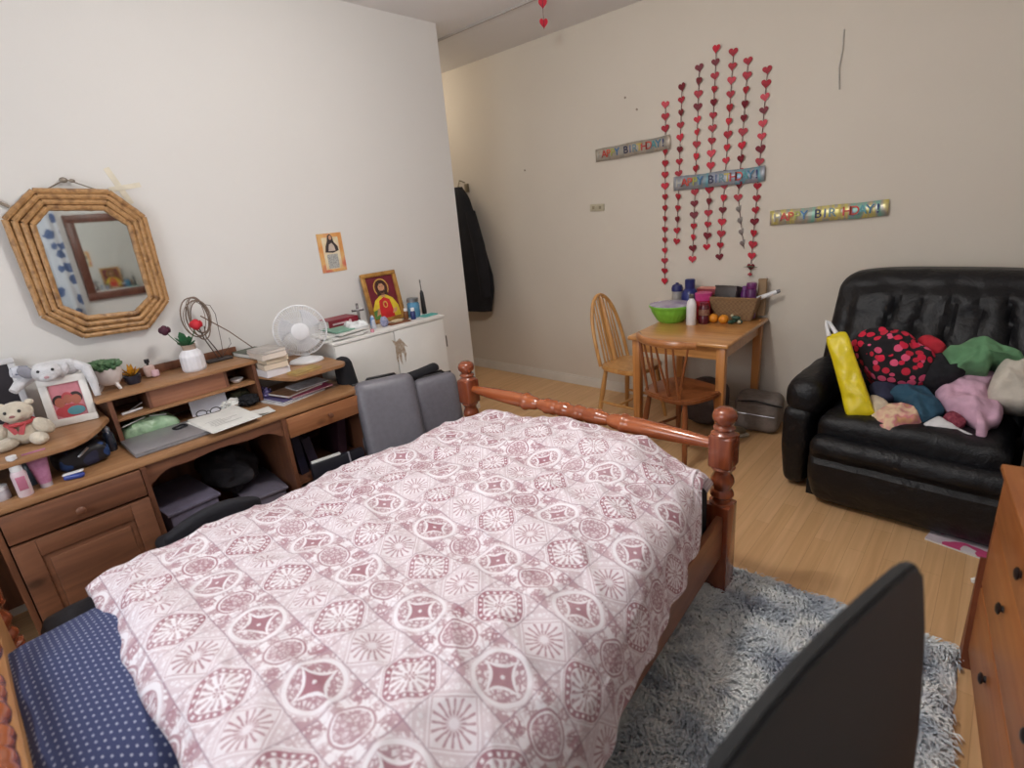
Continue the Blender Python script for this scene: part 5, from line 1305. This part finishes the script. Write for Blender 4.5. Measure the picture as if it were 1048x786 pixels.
so = thing('wall_socket', 'small cream double wall plate left of the heart garlands', 'wall plate', (-2.525, WB, 1.565), rot=(0, R(2), 0))
MB().box((0, -.006, 0), (.135, .012, .055), bev=.004).build('plate', M('aged_plastic', (196, 186, 160), .5), so)
for s in (-1, 1): MB().box((s * .032, -.013, 0), (.022, .004, .024), bev=.001).build('socket', M('aged_dark', (150, 138, 112), .5), so)
tag(MB().tube([(0, 0, .15), (.004, -.004, .05), (-.006, -.003, -.04), (.006, -.004, -.15)], .004, 6).build('wall_wire', M('faded_grey_wire', (186, 180, 172), .6), loc=(-.858, WB - .004, 2.25)), 'faint grey wire hanging high on the cream wall', 'wire')
for k, (x, z) in enumerate(((-2.25, 2.318), (-2.155, 2.223), (-3.27, 1.93))):
    tag(MB().lathe([(.006, 0), (.008, .006), (0, .008)], (0, 0, 0), 10, (PI / 2, 0, 0)).build('wall_nail', M('nail_rust', (160, 144, 128), .5, .4), loc=(x, WB, z)), ['upper small nail in the cream wall above the first banner', 'lower small nail in the cream wall above the first banner', 'single small nail in the cream wall above the coat'][k], 'nail')

# ------------------------------------------------------------------ recliner
def leather():
    m, nt, b = newmat('black_leather'); n = nt.nodes; tc = n.new('ShaderNodeTexCoord')
    b.inputs['Base Color'].default_value = lin((11, 11, 16)); b.inputs['Specular IOR Level'].default_value = .4; b.inputs['Roughness'].default_value = .36
    n1 = n.new('ShaderNodeTexNoise'); n1.inputs['Scale'].default_value = 11; n1.inputs['Detail'].default_value = 5; n1.inputs['Distortion'].default_value = 1.0
    vo = n.new('ShaderNodeTexVoronoi'); vo.inputs['Scale'].default_value = 190
    for t in (n1, vo): link(nt, tc.outputs['Object'], t.inputs['Vector'])
    ad = n.new('ShaderNodeMath'); ad.operation = 'MULTIPLY_ADD'; ad.inputs[1].default_value = .12
    link(nt, vo.outputs['Distance'], ad.inputs[0]); link(nt, n1.outputs['Fac'], ad.inputs[2])
    bp = n.new('ShaderNodeBump'); bp.inputs['Strength'].default_value = .35; bp.inputs['Distance'].default_value = .03
    link(nt, ad.outputs[0], bp.inputs['Height']); link(nt, bp.outputs['Normal'], b.inputs['Normal'])
    rr_ = n.new('ShaderNodeMapRange'); rr_.inputs['To Min'].default_value = .34; rr_.inputs['To Max'].default_value = .52; link(nt, n1.outputs['Fac'], rr_.inputs['Value']); link(nt, rr_.outputs['Result'], b.inputs['Roughness'])
    return m
m_lea = leather()
rc = thing('recliner_armchair', 'wide black leather recliner armchair heaped with clothes against the cream wall', 'armchair', (-.24, 3.25, 0), R(-3))
# local: front is -y
def wr(p, s=1.0): return .008 * s * noise.noise(p * 9) + .004 * s * noise.noise(p * 21)
# backrest: leaning, channelled
def back_fn(p):
    z = p.z; x = p.x
    front = max(0, -p.y / .11)
    ch = 0
    fade = max(0, min(1, (.30 - z) / .08))
    for c, k in ((-.21, 1), (-.10, .55), (.02, 1), (.14, .55), (.26, 1)): ch += k * math.exp(-((x - c - .02 * math.sin(z * 9 + c * 7)) / .017) ** 2) * fade
    e = max(0, min(1, (.42 - abs(x)) / .06, (.31 - z) / .06)); puff = e * e * (3 - 2 * e)
    y = p.y + front * (.034 * ch - .035 * puff + wr(p, 1.8))
    x2 = x * (1.02 - .02 * max(0, (z - .05) / .3))
    z2 = z - .03 * (abs(x) / .45) ** 4 * (1 if z > 0 else 0)
    return (x2, y + z * .36, z2)
MB().puffy((.03, .235, .745), (1.0, .22, .75), .075, 84, fn=back_fn).build('backrest', m_lea, rc)
MB().puffy((.04, -.12, .385), (.74, .66, .19), .065, 22, fn=lambda p: (p.x, p.y, p.z + (.02 * math.cos(p.x * 4) if p.z > 0 else 0) + wr(p, 1.5))).build('seat', m_lea, rc)
def foot_fn(p):
    k = max(0, -p.y / .08)
    g = math.exp(-((p.z - .085) / .016) ** 2)
    return (p.x * (1 - .05 * max(0, (-p.z) / .17)), p.y + k * (.035 * g + wr(p, .7)) + .05 * max(0, (-p.z - .05) / .12), p.z)
MB().puffy((.07, -.445, .20), (.82, .15, .385), .06, 26, fn=foot_fn).build('footrest', m_lea, rc)
for s in (-1, 1):
    ax = -.425 if s < 0 else .515
    def arm_fn(p, s=s): return (p.x + s * .02 * max(0, p.z), p.y, p.z + .03 * math.cos(p.y * 3.2) * (1 if p.z > 0 else 0) + wr(p, 1.2))
    MB().puffy((ax, -.03, .515), (.19, .70, .19), .085, 20, fn=arm_fn).build('arm_pad', m_lea, rc)
    MB().puffy((ax - s * .005 + s * .02, -.05, .25), (.15, .68, .46), .05, 16, fn=lambda p: (p.x * (1 - .25 * max(0, -p.z / .22)), p.y * (1 - .08 * max(0, -p.z / .22)), p.z)).build('side_panel', m_lea, rc)
MB().bx(-.36, .44, -.38, .34, .0, .30).build('base_frame', M('black_underframe', (16, 16, 18), .8), rc)
MB().tube([(-.50, .0, .17), (-.535, -.03, .165), (-.55, -.14, .15)], [.010, .012, .016], 8, flat=.5).build('lever', m_black, rc)

N1 = (0, -.55, .83)
OL = dict(
heart=[[-0.547,3.207,0.766],[-0.518,3.261,0.815],[-0.439,3.29,0.841],[-0.337,3.284,0.836],[-0.281,3.253,0.808],[-0.245,3.23,0.787],[-0.175,3.185,0.746],[-0.186,3.1,0.67],[-0.24,3.068,0.641],[-0.317,3.067,0.64],[-0.399,3.073,0.646],[-0.497,3.151,0.716]],
red=[[-0.266,3.254,0.809],[-0.215,3.272,0.824],[-0.146,3.226,0.783],[-0.169,3.194,0.755],[-0.224,3.205,0.765]],
black=[[-0.226,3.196,0.727],[-0.164,3.227,0.752],[-0.101,3.166,0.702],[-0.053,3.172,0.707],[-0.087,3.123,0.668],[-0.152,3.087,0.64],[-0.213,3.096,0.647]],
green=[[-0.163,3.199,0.759],[-0.111,3.233,0.79],[-0.034,3.278,0.83],[0.066,3.254,0.809],[0.122,3.227,0.785],[0.126,3.2,0.76],[0.074,3.203,0.762],[0.028,3.198,0.758],[0.015,3.156,0.721],[-0.052,3.149,0.714],[-0.099,3.135,0.702],[-0.142,3.171,0.734]],
cream=[[0.043,3.203,0.702],[0.07,3.255,0.739],[0.116,3.252,0.736],[0.153,3.266,0.746],[0.181,3.069,0.608],[0.108,3.052,0.596],[0.05,3.055,0.598],[0.029,3.106,0.634]],
pink=[[-0.155,3.107,0.593],[-0.128,3.174,0.627],[-0.065,3.249,0.664],[-0.004,3.272,0.676],[0.045,3.269,0.674],[0.035,3.17,0.625],[0.051,3.081,0.58],[0.092,3.068,0.574],[0.093,2.991,0.536],[0.059,2.951,0.515],[0.053,2.886,0.483],[0.021,2.888,0.484],[0.015,2.939,0.51],[-0.03,2.978,0.529],[-0.074,2.995,0.538],[-0.13,3.04,0.56]],
teal=[[-0.339,3.056,0.568],[-0.291,3.136,0.608],[-0.239,3.153,0.616],[-0.179,3.114,0.597],[-0.104,3.011,0.546],[-0.127,2.971,0.526],[-0.176,2.92,0.5],[-0.224,2.983,0.532],[-0.286,3.03,0.555]],
navy=[[-0.421,3.091,0.585],[-0.358,3.149,0.615],[-0.288,3.162,0.621],[-0.291,3.054,0.567],[-0.362,3.013,0.547]],
peach=[[-0.363,2.903,0.492],[-0.332,2.983,0.531],[-0.282,3.006,0.543],[-0.211,2.998,0.539],[-0.175,2.914,0.497],[-0.232,2.866,0.473],[-0.266,2.812,0.446],[-0.323,2.831,0.455]],
ivory=[[-0.403,3.03,0.555],[-0.349,3.029,0.554],[-0.307,2.976,0.528],[-0.348,2.907,0.493],[-0.37,2.901,0.491]],
white=[[-0.178,2.891,0.485],[-0.126,2.966,0.523],[-0.096,2.956,0.518],[-0.035,2.916,0.498],[0.021,2.888,0.484],[-0.085,2.881,0.481]],
burg=[[-0.104,2.965,0.523],[-0.075,3.006,0.543],[-0.021,2.963,0.522],[-0.048,2.913,0.496]])
def cloth(key, name, lab, cat, m, h, amp=.010, seed=1, lift=0, base=.02, nrm=N1, freq=14):
    pts = OL[key]; c = sum((V(p) for p in pts), V()) / len(pts)
    o = MB().bulge([V(p) - c for p in pts], h, nrm, amp, freq, seed, lift=lift, base=base).build(name, m, loc=c, ang=0)
    return tag(o, lab, cat, 'clothes heaped on the recliner')
cloth('heart', 'heart_print_blanket', 'black fleece with red and pink hearts bundled at the left of the recliner heap', 'blanket', hearts_material(), .075, .020, 1, base=.10)
cloth('red', 'red_cloth', 'plain red cloth peeking out behind the heart print fleece', 'cloth', M('red_cotton', (184, 36, 52), .9, bump=.2), .035, .012, 2, base=.06)
cloth('black', 'black_garment', 'black garment between the heart fleece and the green sweater', 'clothing', m_blackcloth, .045, .012, 3, base=.09)
cloth('green', 'green_sweater', 'sage green sweater at the back right of the recliner heap', 'clothing', M('sage_cotton', (100, 146, 106), .9, bump=.2), .045, .026, 4, base=.09)
cloth('cream', 'cream_bundle', 'off-white padded cloth bundle at the right edge of the recliner heap', 'cloth', M('offwhite_cotton', (204, 196, 184), .9, bump=.2), .065, .018, 5, base=.08)
cloth('navy', 'navy_garment', 'small dark navy garment below the heart print fleece', 'clothing', m_navy, .03, .010, 6, base=.07)
cloth('pink', 'pink_sweater', 'pale pink sweater draped over the recliner seat', 'clothing', M('pale_pink_cotton', (214, 172, 194), .9, bump=.2), .05, .028, 7, base=.05)
cloth('teal', 'teal_shirt', 'dark teal shirt in the middle of the recliner heap', 'clothing', M('dark_teal_cotton', (44, 82, 104), .9, bump=.2), .045, .022, 8, base=.06)
cloth('peach', 'peach_scarf', 'peach and pink patterned scarf at the front of the recliner seat', 'scarf', ramp_noise_material('peach_print', [(.32, (214, 160, 150)), (.46, (222, 196, 160)), (.58, (200, 120, 130)), (.68, (196, 160, 96))], 12, 3, .85, constant=False), .045, .016, 9, base=.02, freq=20)
cloth('ivory', 'ivory_cloth', 'ivory cloth beside the yellow bag on the recliner', 'cloth', M('ivory_cotton', (212, 196, 172), .9, bump=.2), .025, .010, 10, base=.05)
cloth('white', 'white_cloth', 'thin white cloth lying under the teal and pink clothes', 'cloth', M('white_cotton', (218, 218, 220), .9), .012, .006, 11, base=.03)
cloth('burg', 'burgundy_cloth', 'burgundy patterned cloth showing below the pink sweater', 'cloth', M('burgundy_cotton', (110, 34, 54), .9, c2=(150, 70, 84), scale=70), .025, .010, 12, base=.05)
yb = thing('yellow_bag', 'bright yellow plastic bag leaning on the left arm of the recliner', 'bag', (-.49, 2.99, .67), 0)
YO = [[-0.629,3.055,0.831],[-0.548,3.071,0.865],[-0.484,3.019,0.752],[-0.365,2.917,0.527],[-0.365,2.907,0.505],[-0.465,2.893,0.474],[-0.522,2.947,0.592],[-0.582,3.006,0.723]]
MB().bulge([V(p) - V((-.49, 2.99, .67)) for p in YO], .03, (.15, -.9, .4), .007, 16, 3, base=.03).build('body', M('yellow_plastic', (226, 204, 26), .35, var=.04), yb)
MB().tube([(-.13, .07, .17), (-.15, .09, .22), (-.157, .10, .244), (-.14, .10, .235), (-.10, .08, .185)], [.012, .008, .006, .008, .012], 8).build('handle', m_white, yb)
mg3 = thing('magazine', 'white and pink magazine on the floor just in front of the recliner', 'magazine', (.06, 2.79, 0), R(-10))
MB().box((0, 0, .005), (.26, .16, .008)).build('pages', m_paper, mg3)
MB().box((0, 0, .0098), (.262, .162, .0012)).build('cover', ramp_noise_material('pink_cover', [(.3, (220, 206, 214)), (.5, (206, 80, 130)), (.62, (222, 214, 218))], 7, 2, .4), mg3)
tag(MB().ell((0, 0, .012), (.022, .018, .014), amp=.4, freq=3, sub=3).build('paper_scrap', m_paper, loc=(.115, 2.50, 0)), 'small crumpled white paper on the floor beside the chest', 'paper')
for k, (x, y) in enumerate(((-3.25, 3.30), (-2.58, 3.30))):
    tag(MB().ell((0, 0, .003), (.022, .012, .004), amp=.3, freq=3, sub=3).build('paper_scrap', m_paper, loc=(x, y, 0), rot=(0, 0, R(20))), ['tiny white paper scrap on the floor near the alcove', 'tiny white paper scrap on the floor left of the dining chair'][k], 'paper')

# ------------------------------------------------------------------ chest of drawers (right foreground)
m_chest = WOOD('chest_pine', (176, 112, 62), (154, 90, 46), 'X', .4)
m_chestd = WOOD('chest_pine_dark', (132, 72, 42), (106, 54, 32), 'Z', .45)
ang = math.atan2(-.99, .12)           # local +x runs along the front towards the camera, local +y into the depth
ch = thing('chest_of_drawers', 'orange pine chest of drawers with dark knobs at the right edge', 'chest of drawers', (.1, 2.03, 0), ang)
CL, CD, CH = 1.0, .44, .74
MB().bx(.012, CL - .012, .022, CD, .05, CH - .022).build('body', m_chest, ch)
MB().bx(-.012, CL + .012, -.015, CD + .005, CH - .022, CH, bev=.006).build('top', m_chest, ch)
MB().prism([(0, 0), (.02, 0), (.02, CH - .022), (0, CH - .022)], CD, Matrix(((1, 0, 0, -.012), (0, 0, 1, 0), (0, 1, 0, 0), (0, 0, 0, 1)))).build('side_panel', m_chestd, ch)
MB().prism([(-.014, 0), (.055, 0), (.04, .03), (-.008, .40), (-.014, .40)], .03, Matrix(((1, 0, 0, 0), (0, 0, 1, -.014), (0, 1, 0, 0), (0, 0, 0, 1)))).build('foot_bracket', m_chestd, ch)
MB().bx(.0, CL, .02, .04, 0, .05).build('plinth', m_chestd, ch)
m_knob = M('dark_knob', (48, 42, 44), .35, .4)
for (z0, z1) in ((.555, .712), (.31, .545), (.06, .30)):
    dw = MB().bx(.006, CL - .006, -.004 if z0 > .5 else .0, .022, z0, z1, bev=.004).build('drawer', m_chest, ch)
    for x in ((.42, .80) if z0 > .5 else (.33, .76)):
        MB().lathe([(.010, 0), (.009, .004), (.016, .008), (.017, .012), (.01, .016), (0, .017)], (x, -.002, (z0 + z1) / 2 + (.03 if z0 < .5 else 0)), 14, (PI / 2, 0, 0)).build('knob', m_knob, dw)
# dressing mirror and curtain seen in the wall mirror
dm = thing('dressing_mirror', 'brown wood framed mirror on the right wall above the chest of drawers', 'mirror', (.735, 1.5, 1.08), 0)
m_brown = WOOD('brown_frame', (112, 66, 48), (84, 46, 34), 'Z', .4)
g = MB()
for (y0, y1, z0, z1) in ((-.42, .42, 0, .08), (-.42, .42, .78, .86), (-.42, -.34, .07, .79), (.34, .42, .07, .79)): g.bx(-.03, .01, y0, y1, z0, z1, bev=.008)
g.build('frame', m_brown, dm)
MB().bx(-.008, .008, -.345, .345, .075, .785).build('mirror_glass', mm, dm)
mcu, nt, b = newmat('blue_floral_curtain'); n = nt.nodes; tc = n.new('ShaderNodeTexCoord')
vo = n.new('ShaderNodeTexVoronoi'); vo.inputs['Scale'].default_value = 8; link(nt, tc.outputs['Object'], vo.inputs['Vector'])
nz = n.new('ShaderNodeTexNoise'); nz.inputs['Scale'].default_value = 22; link(nt, tc.outputs['Object'], nz.inputs['Vector'])
f = (X(nt, vo.outputs['Distance']) + (X(nt, nz.outputs['Fac']) - .5) * .5).lt(.38)
mx = n.new('ShaderNodeMix'); mx.data_type = 'RGBA'; mx.inputs['A'].default_value = lin((206, 212, 220)); mx.inputs['B'].default_value = lin((84, 104, 146))
link(nt, f.s, mx.inputs['Factor']); link(nt, mx.outputs['Result'], b.inputs['Base Color']); b.inputs['Roughness'].default_value = .9
cu = thing('window_curtain', 'white curtain with blue flowers on the right wall beside the dressing mirror', 'curtain', (.66, .62, 0), 0)
cb = MB().grid(lambda a, b_: V((.025 * math.sin(a * 40) * (1 - .3 * b_), lerp(-.42, .40, a), lerp(.92, 2.35, b_))), 120, 8).build('fabric', mcu, cu, ang=0); cb.modifiers.new('thickness', 'SOLIDIFY').thickness = .003
MB().tube([(.0, -.48, 2.37), (0, .46, 2.37)], .012, 10).build('rail', m_white, cu)
wbx = thing('jewellery_box', 'small white box on top of the chest below the dressing mirror', 'box', (.50, 1.62, CH), R(10))
MB().box((0, 0, .05), (.14, .22, .10), bev=.006).build('body', m_white, wbx)
MB().box((0, 0, .112), (.148, .228, .022), bev=.005).build('lid', M('blue_lid', (84, 100, 140), .5), wbx)

# ------------------------------------------------------------------ black chair in the near foreground
fc = thing('black_chair', 'black padded chair with a pointed curved back in the near right foreground', 'chair', (.10, .62, 0), 0)
m_fb = M('black_chair_velour', (11, 11, 14), .7, var=.04, sheen=.1)
u_ = V((.217, .976, 0)); nrm = V((.976, -.217, 0))
o0 = V((-.19, .0, 0))                 # middle of the back in local space
prof = []
def back_outline():
    return [(.253, 1.049), (.216, 1.057), (.148, 1.064), (.033, 1.071), (-.062, 1.070), (-.143, 1.062), (-.222, 1.046), (-.30, .99), (-.33, .90), (-.31, .70), (-.28, .42),
            (.47, .42), (.445, .56), (.405, .71), (.352, .877), (.306, .982), (.288, 1.018)]
BO = back_outline()
mat_b = Matrix(((u_.x, 0, nrm.x, o0.x), (u_.y, 0, nrm.y, o0.y), (0, 1, 0, 0), (0, 0, 0, 1)))
MB().prism(BO, .022, mat_b @ Matrix.Translation((0, 0, -.014)), bev=.006).build('backrest', m_fb, fc)
MB().puffy((.06, .05, .44), (.42, .50, .07), .03, 12, (0, 0, R(-12))).build('seat', m_fb, fc)
for sx in (-1, 1):
    for sy in (-1, 1):
        MB().tube([(.06 + sx * .16, sy * .19 + .05, .41), (.06 + sx * .17, sy * .20 + .05, .02)], [.016, .011], 10).build('leg', m_black, fc)

# ------------------------------------------------------------------ ceiling lamp (above the frame) and light
lp = thing('ceiling_pendant', 'round white ceiling lamp hanging over the bed', 'ceiling lamp', (-1.38, 1.28, 0))
MB().lathe([(.05, H), (.05, H - .03), (.02, H - .04), (0, H - .04)], seg=20).build('ceiling_rose', m_white, lp)
MB().tube([(0, 0, H - .03), (0, 0, 2.66)], .005, 8).build('cord', m_white, lp)
MB().lathe([(.018, 2.66), (.02, 2.62), (0, 2.62)], seg=14).build('bulb_holder', m_white, lp)
mbulb, nt, b = newmat('bulb_glow'); b.inputs['Emission Color'].default_value = (1, .93, .84, 1); b.inputs['Emission Strength'].default_value = 5
MB().ell((0, 0, 2.575), (.04, .04, .048)).build('bulb', mbulb, lp)
L = bpy.data.lights.new('lamp_light', 'POINT'); L.energy = 52; L.shadow_soft_size = .10; L.color = (1, .965, .92)
lo = bpy.data.objects.new('lamp_light', L); COL.objects.link(lo); lo.location = (-1.38, 1.28, 2.50)
al = thing('alcove_lamp', 'small round ceiling lamp in the alcove beyond the white corner', 'ceiling lamp', (-4.55, 3.2, 0))
MB().lathe([(.09, H), (.09, H - .025), (0, H - .025)], seg=24).build('lamp_base', m_white, al)
MB().ell((0, 0, H - .05), (.08, .08, .05)).build('globe', mbulb, al)
L2 = bpy.data.lights.new('alcove_light', 'POINT'); L2.energy = 6; L2.shadow_soft_size = .09; L2.color = (1, .86, .68)
lo2 = bpy.data.objects.new('alcove_light', L2); COL.objects.link(lo2); lo2.location = (-4.55, 3.2, 2.68)
# added window frame behind the camera, built around a cool fill light
wf = MB()
for (x0, x1, z0, z1) in ((-2.35, -.65, .95, 1.01), (-2.35, -.65, 2.29, 2.35), (-2.35, -2.29, 1.0, 2.3), (-.71, -.65, 1.0, 2.3), (-1.53, -1.47, 1.0, 2.3)): wf.bx(x0, x1, -1.2, -1.15, z0, z1)
struct('window_1', wf, m_tr, 'white framed window in the wall behind the bed head', 'window')
A = bpy.data.lights.new('window_daylight', 'AREA'); A.shape = 'RECTANGLE'; A.size = 1.5; A.size_y = 1.25; A.energy = 24; A.color = (.86, .93, 1)  # cool fill added to even out the room light
ao = bpy.data.objects.new('window_daylight', A); COL.objects.link(ao); ao.location = (-1.5, -1.17, 1.65); ao.rotation_euler = (R(90), 0, 0)

sc = bpy.context.scene
w = bpy.data.worlds.new('World'); sc.world = w; w.use_nodes = True
w.node_tree.nodes['Background'].inputs[0].default_value = (.6, .65, .7, 1); w.node_tree.nodes['Background'].inputs[1].default_value = .3

# ------------------------------------------------------------------ camera
f_px, W_ = 538.655, 1048.0
yaw, pitch, roll = R(-43.755), R(18.151), R(5.166)
cy, sy, cp, sp = math.cos(yaw), math.sin(yaw), math.cos(pitch), math.sin(pitch)
fw = V((sy * cp, cy * cp, -sp)); rt = V((cy, -sy, 0)); dn = fw.cross(rt)
c, s = math.cos(roll), math.sin(roll)
r2 = rt * c + dn * s; d2 = dn * c - rt * s
cam = bpy.data.cameras.new('camera'); cam.sensor_width = 36; cam.lens = 36 * f_px / W_; cam.clip_start = .02
cam.dof.use_dof = True; cam.dof.focus_distance = 2.9; cam.dof.aperture_fstop = 2.0
co = bpy.data.objects.new('camera', cam); COL.objects.link(co)
mt = Matrix.Identity(4)
for i in range(3): mt[i][0] = r2[i]; mt[i][1] = -d2[i]; mt[i][2] = -fw[i]
mt[0][3], mt[1][3], mt[2][3] = 0, 0, 1.6
co.matrix_world = mt
sc.camera = co
sc.view_settings.view_transform = 'Standard'; sc.view_settings.look = 'None'; sc.view_settings.gamma = 1; sc.view_settings.use_curve_mapping = False
sc.view_settings.exposure = .24
sc.cycles.use_denoising = True
sc.cycles.max_bounces = 8; sc.cycles.diffuse_bounces = 5
